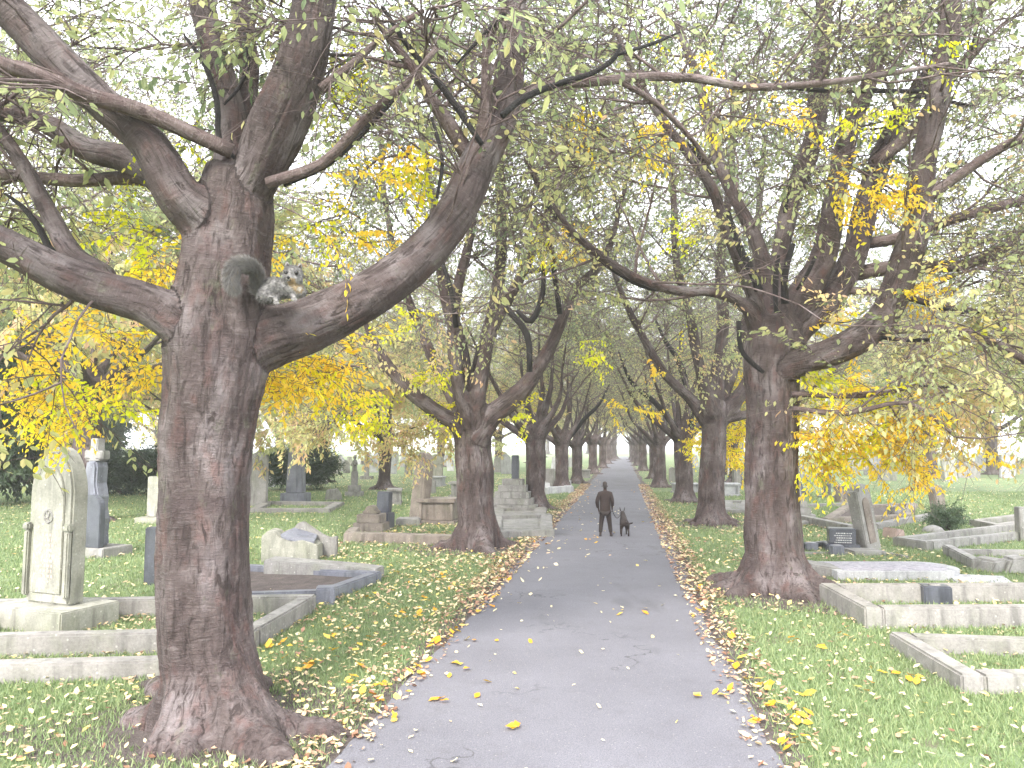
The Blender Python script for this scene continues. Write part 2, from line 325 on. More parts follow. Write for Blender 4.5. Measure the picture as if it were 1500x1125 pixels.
def populate(cr, limbs, rng, dens=1., kind='mid', n2=6, nsp=5, zlow=2.3, droop_dir=None, cshift=0., twig_r=.02, near=2.0, maxz=99, start=.22, top_z=3.6, low_bare=.45):
    for P, r in limbs:
        L = seg_len(P); tot = L[-1]; T = np.gradient(P, axis=0)
        nb = max(3, int(tot*3.0*dens))
        for k in range(nb):
            t = tot*(start+(1-start)*((k+rng.uniform(0,1))/nb)); i = min(int(np.searchsorted(L, t)), len(P)-1); p = P[i]; tn = T[i]/np.linalg.norm(T[i])
            if p[2] > maxz: continue
            a = rng.normal(0,1,3); a -= tn*(a@tn); a /= np.linalg.norm(a); 
            if droop_dir is not None and p[2] < 4.5 and rng.uniform() < .45: a = a*.4+droop_dir
            d = tn*rng.uniform(.1,.7)+a; bl = rng.uniform(.9,2.3)*min(1.2, .5+tot*.12)
            low = p[2] < 4.2
            B, br = grow_branch(rng, p, d, bl, min(r[i]*.55, rng.uniform(.012,.028)*twig_r/.02), .12, rng.uniform(.12,.42) if low else .05)
            if blocked(B[-1], near) or blocked(B[4], near) or blocked(B[2], near): continue
            tube(cr.tw, B, br, 5, cap=False)
            for _ in range(n2):
                j = rng.integers(2, len(B)); tb = B[min(j,len(B)-1)]-B[j-1]; a = rng.normal(0,1,3); a[2] *= .6
                S, sr = grow_branch(rng, B[j], tb/np.linalg.norm(tb)*.7+a*.6, rng.uniform(.4,1.0), rng.uniform(.005,.009), .05, rng.uniform(0,.3), 5)
                if blocked(S[-1], near) or S[-1][2] < zlow-.9: continue
                tube(cr.tw, S, sr, 4, cap=False)
                cs = np.clip(.37+cshift-.055*(S[-1][2]-3.5)+rng.normal(0,.10), 0, .72)
                hi_ = S[-1][2] > top_z
                for q in range(nsp):
                    kd = kind
                    if rng.uniform() < (.80 if hi_ else low_bare): kd = 'bare'
                    elif hi_: kd = 'sparse'
                    e = rng.integers(1, len(S)); dd = S[e]-S[e-1]+rng.normal(0,.05,3)
                    sp = S[e]
                    if blocked(sp, near): continue
                    cr.spray(sp, math.atan2(dd[1],dd[0])+rng.normal(0,.5), np.clip(math.atan2(dd[2], math.hypot(dd[0],dd[1])),-.7,.9)+rng.normal(-.05,.3), rng.normal(0,.4), rng.uniform(.65,1.15), kd, int(rng.integers(99)), cs+rng.normal(0,.05))
def trunk_mesh(name, tubes, voxel, origin, seed, amp=.008, smooth=34):
    b = Buf()
    for tb_ in tubes:
        if isinstance(tb_, Flare): b.add(tb_.V, tb_.q, tb_.t)
        else: tube(b, tb_[0], tb_[1], 14)
    tubes = [t_ for t_ in tubes if not isinstance(t_, Flare)]
    me = b.mesh(name+'_raw'); o = bpy.data.objects.new('tmp', me); COL.objects.link(o)
    md = o.modifiers.new('r', 'REMESH'); md.mode = 'VOXEL'; md.voxel_size = voxel; md.use_smooth_shade = True
    ms = o.modifiers.new('s', 'SMOOTH'); ms.iterations = smooth; ms.factor = .6
    dg = bpy.context.evaluated_depsgraph_get(); m2 = bpy.data.meshes.new_from_object(o.evaluated_get(dg)); bpy.data.objects.remove(o); bpy.data.meshes.remove(me)
    n = len(m2.vertices); V = np.empty(n*3, np.float32); m2.vertices.foreach_get('co', V); V = V.reshape(-1,3).astype(float)
    N = np.empty(n*3, np.float32); m2.vertices.foreach_get('normal', N); N = N.reshape(-1,3)
    best = np.full(n, 1e9); BK = np.zeros((n,3)); off = 0.; RR = np.full(n,.1)
    for P, r in tubes:
        T, A, B = frames(P); L = seg_len(P); tail_ = .7 if P[0][2] < .3 and P[-1][2] < .05 else 0
        for i in range(len(P)-1):
            f0 = (V-P[i])@T[i]; f1 = (V-P[i+1])@T[i+1]; t = np.clip(f0/np.where(np.abs(f0-f1) < 1e-9, 1e-9, f0-f1), 0, 1); c = P[i]+t[:,None]*(P[i+1]-P[i]); dv = V-c; rr = r[i]+(r[i+1]-r[i])*t
            ds = np.linalg.norm(dv,axis=1)-rr+np.where((f0 >= -.004) & (f1 <= .004), 0, .05 if 0 < i < len(P)-2 else 0)+tail_; m_ = ds < best; best[m_] = ds[m_]
            Ai = A[i]+t[:,None]*(A[i+1]-A[i]); Bi = B[i]+t[:,None]*(B[i+1]-B[i])
            BK[m_] = np.stack([(dv*Ai).sum(1), (dv*Bi).sum(1), off+L[i]+t*(L[i+1]-L[i])], -1)[m_]; RR[m_] = rr[m_]
        off += 3.7
    disp = np.empty(n); sx = seed*3.1
    for i in range(n):
        a, bb, l = BK[i]
        x = mnoise.noise((a*9+sx, bb*9, l*2.2)); y = 1-abs(mnoise.noise((a*26, bb*26+sx, l*4.5)))*2; z = mnoise.noise((a*5, bb*5, l*1.1+sx)); q = mnoise.noise((a*40, bb*40, l*30+sx))
        disp[i] = x*1.1 + y*.55*(.5+.5*max(0,mnoise.noise((a*4,bb*4,l*1.5+9)))*2) + z*2.6 + q*.3
    V = V + N*(disp*amp*np.clip(RR/.2,.25,1.2))[:,None]
    m2.vertices.foreach_set('co', (V-origin).astype(np.float32).ravel())
    a = m2.attributes.new('bark', 'FLOAT_VECTOR', 'POINT'); a.data.foreach_set('vector', BK.astype(np.float32).ravel())
    m2.materials.clear(); m2.update(); m2.name = name
    return m2
class Flare:
    pass
def roots(base, R, n, rng, spread=2.6, az0=None, reach=None):
    az = [2*math.pi*(k+rng.uniform(-.3,.3))/n for k in range(n)] if az0 is None else az0
    amp = rng.uniform(.55,1.15,len(az)) if reach is None else np.clip(np.array(reach)/R/3.2, .45, 1.15); wd = rng.uniform(.20,.34,len(az)); bend = rng.uniform(-.5,.5,len(az))
    Z = np.array([-.25,-.12,0,.06,.12,.2,.3,.42,.56,.75,1.,1.3,1.7,2.2,2.8])*R*1.05; K = 96; th = np.arange(K)/K*2*math.pi; rows = []
    for z in Z:
        zz = max(z,0)/R; A = np.zeros(K)
        for a,m,w_,bd in zip(az,amp,wd,bend): dth = (th-a-bd*math.exp(-zz*1.5)*.35+math.pi)%(2*math.pi)-math.pi; A += m*np.exp(-(dth/(w_*(1+.9*min(zz,1.6))))**2)
        r = R*(.93 + .12*math.exp(-zz/1.1) + A*(1.15*math.exp(-zz/.38)+.34*math.exp(-zz/1.2)))*(1 if z < 1.0*R else 1-.30*min(1,(z/R-1.0)/1.6))
        rows.append(np.stack([np.cos(th)*r, np.sin(th)*r, np.full(K,z)],-1))
    fl = Flare(); V = np.concatenate(rows)+np.array([base[0],base[1],0.]); m_ = len(Z); i = np.arange(m_-1)[:,None]*K; j = np.arange(K)[None,:]; j2 = (j+1)%K
    fl.V = np.vstack([V, [base[0],base[1],Z[0]], [base[0],base[1],Z[-1]]]); fl.q = np.stack([i+j,i+j2,i+K+j2,i+K+j],-1).reshape(-1,4); jj = np.arange(K)
    fl.t = np.vstack([np.stack([np.full(K,m_*K),(jj+1)%K,jj],-1), np.stack([np.full(K,m_*K+1),(m_-1)*K+jj,(m_-1)*K+(jj+1)%K],-1)])
    out = [fl]
    for k,(a,m) in enumerate(zip(az,amp)):
        aa = a+bend[k]*.35; d = np.array([math.cos(aa), math.sin(aa), 0]); side = np.array([-d[1],d[0],0])*bend[k]; b0 = np.array([base[0],base[1],0.]); far = (1.9+m*1.2)*R if reach is None else reach[k]
        pts = [b0+d*R*.7+[0,0,R*.25], b0+d*R*(1.0+.6*m)+[0,0,R*.10], b0+d*((far+R*(1+.6*m))/2)+[0,0,R*.07]+side*R*.15, b0+d*far+[0,0,-R*.22]+side*R*.5]
        out.append((spline(pts, 12), np.interp(np.linspace(0,1,12),[0,.4,.7,1],[R*.46,R*.34,R*.25,R*.10])))
    return out
def px_limb(pts, d0, d1, m=3, scale_r=1.):
    n = len(pts); P = [D(p[0], p[1], d0+(d1-d0)*i/(n-1)) for i, p in enumerate(pts)]
    rad = [p[2]*(d0+(d1-d0)*i/(n-1))/F*scale_r for i, p in enumerate(pts)]
    N = (n-1)*m+1; return spline(P, N), np.maximum(np.interp(np.linspace(0,n-1,N), range(n), rad), .006)
def extend(limb, rng, L=2.5, lift=.08):
    P, r = limb; d = P[-1]-P[-2]; Q, q = grow_branch(rng, P[-1], d, L, r[-1], lift, .0, 6, .07)
    return np.vstack([P, Q[1:]]), np.concatenate([r, np.linspace(r[-1], max(r[-1]*.25,.008), 7)[1:]])
FOREST = []
def build_tree(name, origin, trunk_tubes, thin, all_limbs, seed, label, group, voxel=.02, bark=None, amp=.008, extra=None, **kw):
    rng = np.random.default_rng(seed); root = empty(name, origin, 0, label, 'tree', group)
    tm = trunk_mesh('trunk', trunk_tubes, voxel, origin, seed, amp); link('trunk', tm, bark or BARK, root)
    cr = Crown()
    for P, r in thin: tube(cr.tw, P, r, 7, cap=True)
    populate(cr, all_limbs, rng, **kw)
    if extra: extra(cr, rng)
    cr.flush(origin)
    link('twigs', cr.tw.mesh('twigs'), BARKT, root); link('foliage', cr.lf.mesh('foliage', False), LEAF, root)
    return root
def blobs(cr, rng, L):
    # clusters of brightly turned leaves on short twigs: (px, py, half width px, half height px, depth, colour, count)
    for px, py, w_, h_, d, c, n in L:
        for k in range(int(n*.72)):
            a = rng.uniform(0,6.28); q = math.sqrt(rng.uniform()); p = D(px+math.cos(a)*q*w_, py+math.sin(a)*q*h_, d+rng.normal(0,.22))
            yaw = rng.uniform(0,6.28); s = rng.uniform(.42,.7)*min(1.4,.7+d/16)
            p = p-np.array([math.cos(yaw),math.sin(yaw),0])*.35*s
            cr.spray(p, yaw, rng.normal(-.1,.4), rng.normal(0,.5), s, 'dense' if d > 7 else 'mid', int(rng.integers(99)), c+rng.normal(0,.02))
LEM, AMB = .82, .915
# ---- tree one: the big near tree on the left
d = 4.64
T1 = px_limb([(308,1120,60),(308,1035,62),(305,985,64),(301,900,65),(303,800,62),(303,700,62),(310,610,66),(317,550,70),(321,490,74),(326,430,66),(333,360,60),(343,300,54),(352,250,46)], d, d, 3)
b1 = np.array([T1[0][0][0], T1[0][0][1], 0.])
r1 = np.random.default_rng(11)
main1 = [
 px_limb([(325,525,58),(362,505,52),(405,490,46),(450,477,42),(510,448,37),(565,415,35),(620,372,33),(668,312,31),(700,240,28),(732,175,25),(746,110,22),(752,40,20),(758,-40,18)], d, d+.5),
 px_limb([(350,300,36),(378,250,38),(405,190,42),(438,110,38),(455,40,34),(468,-50,30)], d, d-.35),
 px_limb([(340,290,30),(342,230,26),(338,150,22),(310,60,21),(288,-30,20)], d+.15, d+.4),
 px_limb([(352,240,16),(360,170,15),(365,100,16),(355,20,16),(350,-50,15)], d+.3, d+.9),
 px_limb([(350,440,44),(330,372,44),(298,318,40),(262,283,34),(222,212,29),(152,150,26),(90,95,27),(20,20,27),(-50,-50,26)], d+.10, d-.7),
 px_limb([(285,310,28),(240,262,25),(195,234,22),(120,215,19),(60,178,15),(-30,160,14)], d, d+.5),
 px_limb([(318,520,56),(290,492,48),(258,468,39),(215,445,32),(150,427,30),(80,400,30),(20,367,28),(-60,330,26)], d, d-.5),
 px_limb([(150,412,26),(105,375,18),(70,310,14),(30,235,12),(-20,165,10)], d-.25, d+.1),
]
thin1 = [
 px_limb([(340,222,12),(270,190,12),(200,160,13),(130,140,13),(60,112,12),(-40,80,12)], d-.2, d-.9),
 px_limb([(300,300,12),(210,262,11),(110,265,10),(0,255,9),(-60,250,8)], d+.1, d+.8),
 px_limb([(392,268,9),(470,240,8),(520,190,7),(560,150,6),(600,118,5),(640,70,4)], d-.2, d-.5),
 px_limb([(690,235,13),(660,185,12),(635,150,10),(605,100,8),(570,55,6),(540,10,5)], d+.35, d+.1),
 px_limb([(700,225,11),(712,150,9),(715,60,8),(740,15,6)], d+.3, d),
 px_limb([(735,165,11),(775,135,9),(820,123,8),(890,118,7.5),(950,112,7),(1020,115,6.5),(1100,128,6),(1200,122,5),(1300,108,4),(1400,92,3)], d+.4, d+1.5),
 px_limb([(470,130,8),(520,90,6),(560,55,5),(620,15,4)], d-.3, d-.2),
 px_limb([(905,117,5),(960,150,4.5),(1010,200,4),(1040,240,3)], d+.8, d+1.3),
]
def az_reach(base, L): q=[G(*p)-np.array([base[0],base[1],0]) for p in L]; return [math.atan2(v[1],v[0]) for v in q],[float(np.hypot(v[0],v[1])) for v in q]
az_, re_ = az_reach(b1, [(552,1090),(168,1062),(235,1095),(360,1122),(452,1118),(290,1115),(420,1000),(215,990),(330,960)])
ro1 = roots(b1, .275, 9, r1, 2.6, az_, [min(x,1.45) for x in re_])
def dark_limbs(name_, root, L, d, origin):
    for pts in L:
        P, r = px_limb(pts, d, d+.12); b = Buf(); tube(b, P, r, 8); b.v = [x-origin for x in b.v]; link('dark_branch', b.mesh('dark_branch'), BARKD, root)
Y1 = [(235,225,22,30,4.9,LEM,10),(517,108,22,18,5.2,LEM,8),(210,355,15,25,5,LEM,8),(230,398,26,20,4.9,AMB,14),(205,540,22,20,5,AMB,8),(180,505,30,22,5.2,AMB,12),(60,520,34,20,5.3,AMB,14),(78,596,52,24,5.5,AMB,36),
      (45,490,14,14,5.2,AMB,5),(90,568,16,12,5.2,LEM,6),(118,585,20,20,5.4,LEM,10),(185,602,14,16,5.5,LEM,6),(130,480,20,14,5.2,AMB,6),(38,562,12,12,5.2,AMB,4),(155,320,22,12,5,LEM,6),
      (518,255,11,11,4.7,AMB,4),(560,262,10,10,4.8,AMB,4),(505,298,10,12,4.9,AMB,3),(505,325,10,8,4.9,AMB,3),(545,345,22,9,5,AMB,6),(610,215,12,22,5,AMB,7),(490,330,30,20,5.2,LEM,7),(600,250,22,30,5.3,LEM,10),
      (395,562,18,26,5.2,AMB,16),(425,528,26,14,5.2,AMB,12),(470,535,34,16,5.4,AMB,16),(505,560,30,22,5.5,AMB,14),(500,520,34,8,5.4,AMB,6),(415,368,18,14,5.3,AMB,6),(405,590,14,10,5.2,AMB,6)]
rg = np.random.default_rng(5)
ext1 = [extend(l, rg, 2.2) for l in main1[:6]]
rt1_ = build_tree('cherry_tree', b1, [T1]+main1+ro1, thin1, ext1+main1[6:]+thin1, 21, 'huge near tree with thick spreading limbs and flaring roots, squirrel in its fork', 'trees lining the path',
           voxel=.013, amp=.015, extra=lambda cr, rng: blobs(cr, rng, Y1), kind='sparse', dens=.85, n2=6, nsp=3, near=3.7, low_bare=.4, droop_dir=-PN, cshift=.05, twig_r=.012)
# ---- tree R1
d = 8.9
TR = px_limb([(1135,905,38),(1135,866,38),(1133,830,39),(1132,790,41),(1131,700,37),(1130,600,36),(1129,550,38),(1134,505,42),(1133,465,36)], d, d, 3)
br1 = np.array([TR[0][0][0], TR[0][0][1], 0.]); rr_ = np.random.default_rng(12)
mainR = [
 px_limb([(1135,545,26),(1160,533,23),(1205,521,22),(1262,495,23),(1302,455,22),(1326,390,21),(1345,320,19),(1352,240,18),(1372,150,17),(1388,60,16),(1400,-40,14)], d-.1, d-1.2),
 px_limb([(1140,505,24),(1155,462,23),(1183,420,22),(1210,370,20),(1226,280,17),(1242,200,15),(1280,100,13),(1302,0,12),(1310,-60,10)], d, d-.4),
 px_limb([(1145,520,22),(1172,482,20),(1215,440,20),(1250,380,20),(1266,310,18),(1292,230,16),(1332,150,13),(1400,60,10),(1450,0,8)], d-.1, d+.8),
 px_limb([(1125,500,18),(1120,450,14),(1120,400,12),(1104,345,11),(1062,260,10),(1040,190,9),(1020,110,8),(990,30,7)], d+.1, d+.3),
 px_limb([(1135,495,18),(1138,420,14),(1146,360,13),(1165,280,15),(1192,200,16),(1200,120,15),(1206,40,14),(1208,-50,13)], d+.2, d+.9),
 px_limb([(1110,480,14),(1088,444,10),(1040,427,9),(990,426,9),(930,406,8),(880,376,8),(832,332,6),(792,272,5),(765,225,4)], d-.1, d-1.4),
 px_limb([(1120,470,12),(1090,400,10),(1060,330,9),(1040,270,9),(985,195,8),(935,120,7),(900,40,6)], d-.1, d-.9),
]
thinR = [
 px_limb([(1250,402,12),(1312,392,11),(1400,390,9),(1455,372,8),(1520,325,7)], d+.4, d-.2),
 px_limb([(1262,358,9),(1320,348,9),(1400,320,8),(1510,290,7)], d+.5, d-.3),
 px_limb([(1215,425,6),(1300,430,6),(1420,455,5),(1520,462,4)], d+.2, d-.6),
 px_limb([(1285,486,7),(1340,482,7),(1410,485,6),(1470,510,6),(1530,545,5)], d-.4, d-1.3),
 px_limb([(1160,577,4),(1260,580,4),(1335,565,3.5),(1362,530,3)], d-.3, d-.8),
 px_limb([(1160,598,4),(1240,606,4),(1330,590,3),(1400,640,2.5)], d-.3, d-1),
 px_limb([(1345,300,9),(1400,260,8),(1470,215,7),(1530,190,6)], d-.8, d-1.4),
 px_limb([(1280,240,10),(1340,190,10),(1380,130,9),(1440,60,8)], d, d-.5),
]
YR = [(1200,560,26,16,8.6,LEM,10),(1255,565,26,14,8.6,AMB,8),(1230,480,22,22,8.9,AMB,10),(1200,640,34,42,8.7,AMB,34),(1250,625,34,26,8.7,AMB,26),(1310,640,36,36,8.7,AMB,32),(1330,670,30,26,8.7,AMB,20),(1290,620,32,16,8.6,LEM,14),
      (1230,665,28,14,8.7,LEM,12),(1370,612,24,14,8.3,AMB,12),(1365,430,28,9,8.2,AMB,10),(1250,290,22,14,8,AMB,8),(1290,288,22,20,8,AMB,10),(1330,290,12,20,8,AMB,6),(1320,262,14,10,8,AMB,4),(1440,652,10,6,8,AMB,2),
      (1165,175,14,18,7,AMB,5),(1140,152,14,8,7,AMB,4),(1030,95,15,12,6.5,AMB,6),(1075,168,10,6,6.8,AMB,3),(960,205,24,20,7,AMB,8),(940,190,10,10,7,AMB,3),(860,172,14,10,6.5,AMB,4),(1300,170,24,10,6.6,LEM,6),(1250,175,16,14,6.6,LEM,4),
      (1005,362,9,12,7,LEM,4),(990,330,9,9,7,LEM,3),(1060,360,10,16,7,.6,4),(1035,325,14,10,7,.6,4),(870,270,10,26,7,.58,6),(920,246,18,9,7,.58,4),(825,205,18,12,6.5,.58,4),(970,52,7,5,6.5,LEM,2),(1390,68,22,6,6.6,LEM,4),
      (1420,580,60,50,8.5,.66,22),(1460,470,40,60,8.4,.55,18),(1380,520,50,40,8.6,.60,18)]
extR = [extend(l, rg, 3.0) for l in mainR[:5]]
rtR_ = build_tree('cherry_tree', br1, [TR]+mainR+roots(br1, .31, 8, rr_, 2.5), thinR, extR+mainR[5:]+thinR, 22, 'broad tree right of the path with a limb sweeping out low to the right', 'trees lining the path',
           voxel=.02, amp=.018, extra=lambda cr, rng: blobs(cr, rng, YR), kind='mid', dens=1.0, n2=6, nsp=4, near=6.3, droop_dir=PN, cshift=.10, twig_r=.016, top_z=3.2, low_bare=.55)
# ---- tree L2
d = 12.6
TL = px_limb([(700,835,26),(700,806,26),(698,780,26),(696,740,26),(695,700,26),(692,650,26),(692,618,27)], d, d, 3)
bl2 = np.array([TL[0][0][0], TL[0][0][1], 0.])
mainL = [
 px_limb([(688,640,18),(665,618,14),(635,600,12),(592,565,11),(562,525,9),(538,480,6),(515,420,5)], d, d-1),
 px_limb([(688,630,18),(682,570,15),(672,500,12),(652,430,10),(640,350,8),(630,270,7),(615,180,6)], d, d+.3),
 px_limb([(700,640,20),(722,608,16),(750,585,15),(778,556,12),(812,495,10),(842,425,8),(885,380,7),(912,290,5),(930,200,4)], d-.1, d-.6),
 px_limb([(695,620,16),(700,545,12),(728,440,11),(735,330,9),(730,200,8),(735,60,7)], d+.2, d+.8),
 px_limb([(695,620,14),(716,500,10),(765,400,9),(800,320,7),(830,200,6),(850,60,5)], d-.2, d-1.2),
 px_limb([(690,620,14),(670,560,11),(665,450,10),(690,340,8),(700,200,7),(690,60,6)], d-.2, d-1.0),
 px_limb([(686,625,12),(650,560,9),(610,470,8),(580,380,6),(560,260,5),(555,120,4)], d+.3, d+1.5),
]
YL = [(625,555,26,12,12,LEM,16),(540,622,22,14,12,LEM,14),(520,590,24,18,12,LEM,12),(595,460,14,12,11,LEM,6),(760,608,8,14,12,LEM,6),(840,360,14,14,11,AMB,6),(660,590,14,20,12.4,LEM,8),(860,515,18,16,12,LEM,8),
      (790,345,10,14,11,LEM,5),(480,560,30,16,12,.66,20),(570,630,50,24,13,.64,40),(450,620,50,24,13,.62,40),(620,640,40,22,13,.62,30)]
rtL_ = build_tree('cherry_tree', bl2, [TL]+mainL+roots(bl2, .30, 7, rr_, 2.9), [], [extend(l, rg, 2.) for l in mainL], 23, 'second tree on the left side, with a wide root spreading toward the lawn', 'trees lining the path',
           voxel=.028, amp=.014, extra=lambda cr, rng: blobs(cr, rng, YL), kind='mid', dens=1.0, n2=6, nsp=4, droop_dir=-PN, cshift=.08, twig_r=.018)
# ---- tree R2
d = 16.4
TQ = px_limb([(1043,790,18),(1043,768,18),(1043,745,18),(1043,700,18),(1045,650,18),(1045,600,20)], d, d, 3)
bq = np.array([TQ[0][0][0], TQ[0][0][1], 0.])
mainQ = [
 px_limb([(1040,620,14),(1012,585,9),(975,550,8),(945,500,7),(915,440,6),(890,370,5)], d, d-1),
 px_limb([(1050,620,14),(1075,590,11),(1098,555,10),(1110,500,8),(1130,420,7),(1150,300,6)], d, d+.5),
 px_limb([(1045,610,14),(1050,550,11),(1060,470,9),(1055,380,8),(1070,260,7),(1075,100,6)], d, d+.2),
 px_limb([(1043,610,12),(1025,540,9),(1010,460,8),(990,380,7),(985,260,6),(960,120,5)], d-.2, d-1.),
 px_limb([(1052,615,9),(1090,608,7),(1140,590,6),(1200,560,5),(1260,500,4)], d-.1, d+1),
 px_limb([(1048,610,12),(1080,520,8),(1100,430,7),(1110,330,6),(1120,200,5)], d+.3, d+1.5),
]
YQ = [(1078,640,22,55,17,AMB-.03,60),(1088,580,14,20,17,AMB-.03,16),(1020,640,14,34,18,AMB-.03,22),(945,590,5,8,15,AMB,3),(910,605,10,6,15,AMB,4),(960,552,7,8,14,AMB,3)]
rtQ_ = build_tree('cherry_tree', bq, [TQ]+mainQ+roots(bq, .27, 7, rr_, 2.9), [], [extend(l, rg, 2.) for l in mainQ], 24, 'second tree on the right, just behind the broad one, yellow leaves beside its trunk', 'trees lining the path',
           voxel=.03, amp=.014, extra=lambda cr, rng: blobs(cr, rng, YQ), kind='mid', dens=1.0, n2=6, nsp=4, droop_dir=PN, cshift=.08, twig_r=.018)
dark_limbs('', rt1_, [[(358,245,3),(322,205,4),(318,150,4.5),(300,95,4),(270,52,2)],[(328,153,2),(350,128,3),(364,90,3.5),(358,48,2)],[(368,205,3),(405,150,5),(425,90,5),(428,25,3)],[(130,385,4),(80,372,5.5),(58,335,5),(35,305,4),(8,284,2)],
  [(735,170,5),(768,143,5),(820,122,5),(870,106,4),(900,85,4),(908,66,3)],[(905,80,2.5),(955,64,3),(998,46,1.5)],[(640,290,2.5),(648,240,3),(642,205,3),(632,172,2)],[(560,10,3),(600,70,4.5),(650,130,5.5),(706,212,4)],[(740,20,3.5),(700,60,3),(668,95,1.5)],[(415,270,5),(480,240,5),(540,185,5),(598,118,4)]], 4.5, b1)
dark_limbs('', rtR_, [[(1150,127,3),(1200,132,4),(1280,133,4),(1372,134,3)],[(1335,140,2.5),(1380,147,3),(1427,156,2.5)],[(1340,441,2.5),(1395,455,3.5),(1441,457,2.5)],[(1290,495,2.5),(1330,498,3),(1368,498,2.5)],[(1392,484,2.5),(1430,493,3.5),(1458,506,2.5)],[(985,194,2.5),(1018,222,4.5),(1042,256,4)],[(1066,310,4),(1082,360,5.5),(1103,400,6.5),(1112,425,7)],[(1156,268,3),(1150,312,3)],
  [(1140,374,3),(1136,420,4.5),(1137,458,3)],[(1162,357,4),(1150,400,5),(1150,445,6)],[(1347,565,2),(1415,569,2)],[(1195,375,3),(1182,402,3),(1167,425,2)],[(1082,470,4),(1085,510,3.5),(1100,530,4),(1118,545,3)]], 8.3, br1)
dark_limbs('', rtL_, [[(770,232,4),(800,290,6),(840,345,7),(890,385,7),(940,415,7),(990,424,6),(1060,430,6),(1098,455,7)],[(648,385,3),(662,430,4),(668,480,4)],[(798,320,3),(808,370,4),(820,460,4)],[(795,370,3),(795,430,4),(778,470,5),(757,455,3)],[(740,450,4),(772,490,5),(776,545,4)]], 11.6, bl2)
# ---- generic avenue trees
def generic_limbs(rng, base, R, n=8, H=5.5, Rad=3.6, zf=1.9):
    L = []
    for k in range(n):
        az = 2*math.pi*(k+rng.uniform(-.3,.3))/n; dr = np.array([math.cos(az), math.sin(az), 0]); rad = Rad*rng.uniform(.55,1.15) if k%3 else Rad*.25; h = H*rng.uniform(.75,1.15) if k%3 else H*1.3
        p = [base+np.array([0,0,zf-.25])]
        for t in (.08,.25,.45,.7,1.): p.append(base+np.array([0,0,zf])+dr*rad*(t**.75)+np.array([0,0,h*(t**1.35)])+rng.normal(0,.10*(t>.1),3))
        L.append((spline(p, 18), np.interp(np.linspace(0,1,18), [0,.1,.5,1], [R*.62,R*.50,R*.28,.018])))
    return L
def generic_tree(name, loc, seed, R, label, group, kind='dense', lean=0, **kw):
    rng = np.random.default_rng(seed); base = np.array([loc[0], loc[1], 0.]); zf = kw.pop('zf', 1.9)
    Rad = kw.pop('Rad', 3.6); H = kw.pop('H', 5.5); nl = kw.pop('nl', 8)
    P = spline([base-[0,0,.2], base+[0,0,.3], base+[lean*.3,0,zf*.5], base+[lean*.6,0,zf], base+[lean*.7,0,zf+.25]], 12)
    tr = (P, np.interp(np.linspace(0,1,12), [0,.15,.5,.9,1], [R,R,R,R*1.1,R*.9]))
    limbs = generic_limbs(rng, base+np.array([lean*.65,0,0]), R, nl, H, Rad, zf)
    return build_tree(name, base, [tr]+limbs+roots(base, R*1.05, 7, rng, 2.8), [], limbs, seed, label, group, voxel=.04, amp=.015, kind=kind, **kw)
def copy_tree(root, loc, rz, s, label, group):
    r = root.copy(); COL.objects.link(r); r.location = loc; r.rotation_euler = (0,0,rz); r.scale = (s,s,s); r['label'] = label; r['group'] = group
    for ch in [c for c in bpy.data.objects if c.parent == root]:
        c = ch.copy(); COL.objects.link(c); c.parent = r
    return r
def atd(px, dd): return np.array([(px-750)/F*dd, dd, 0.])
GA = 'trees lining the path'
g3 = generic_tree('cherry_tree', atd(785,20.3), 31, .27, 'third tree on the left with a bulging buttressed root beside it', GA, zf=2.0, dens=.7, n2=5, nsp=4, kind='mid', top_z=3.4, droop_dir=-PN, cshift=.1)
h3 = generic_tree('cherry_tree', atd(1000,22.9), 32, .27, 'third tree on the right, slender forked trunk over the grass verge', GA, zf=2.0, dens=.7, n2=5, nsp=4, kind='mid', top_z=3.4, droop_dir=PN, cshift=.1)
ORD = ['third','fourth','fifth','sixth','seventh','eighth','ninth','tenth']
for i,(px, dd, rz, s) in enumerate([(823,28.5,.3,.95),(845,35,-.2,.9),(868,47,.4,1.),(882,60,.1,1.),(890,75,0,1.),(896,92,.5,1.05)]):
    copy_tree(g3 if i%2 else g3, atd(px,dd), rz, s, '%s tree from the camera in the left row of the avenue'%ORD[i+1], GA)
for i,(px, dd, rz, s) in enumerate([(965,31.5,.3,.95),(957,40,-.3,.95),(941,53,.3,1.),(932,68,0,1.),(927,84,.4,1.05),(924,100,.2,1.05)]):
    copy_tree(h3, atd(px,dd), rz, s, '%s tree from the camera in the right row of the avenue'%ORD[i+1], GA)
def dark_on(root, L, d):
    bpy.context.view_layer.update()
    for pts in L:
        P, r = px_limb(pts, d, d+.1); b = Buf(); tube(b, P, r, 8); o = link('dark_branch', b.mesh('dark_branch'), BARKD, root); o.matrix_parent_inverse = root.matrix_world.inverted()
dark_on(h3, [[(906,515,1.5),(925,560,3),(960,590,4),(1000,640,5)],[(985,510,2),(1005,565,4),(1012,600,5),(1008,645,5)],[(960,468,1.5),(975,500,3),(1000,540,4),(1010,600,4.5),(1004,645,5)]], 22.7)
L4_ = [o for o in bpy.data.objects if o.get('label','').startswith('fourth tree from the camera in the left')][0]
dark_on(L4_, [[(893,562,1),(878,592,2.2),(855,615,3.2),(825,652,4)]], 28.4)
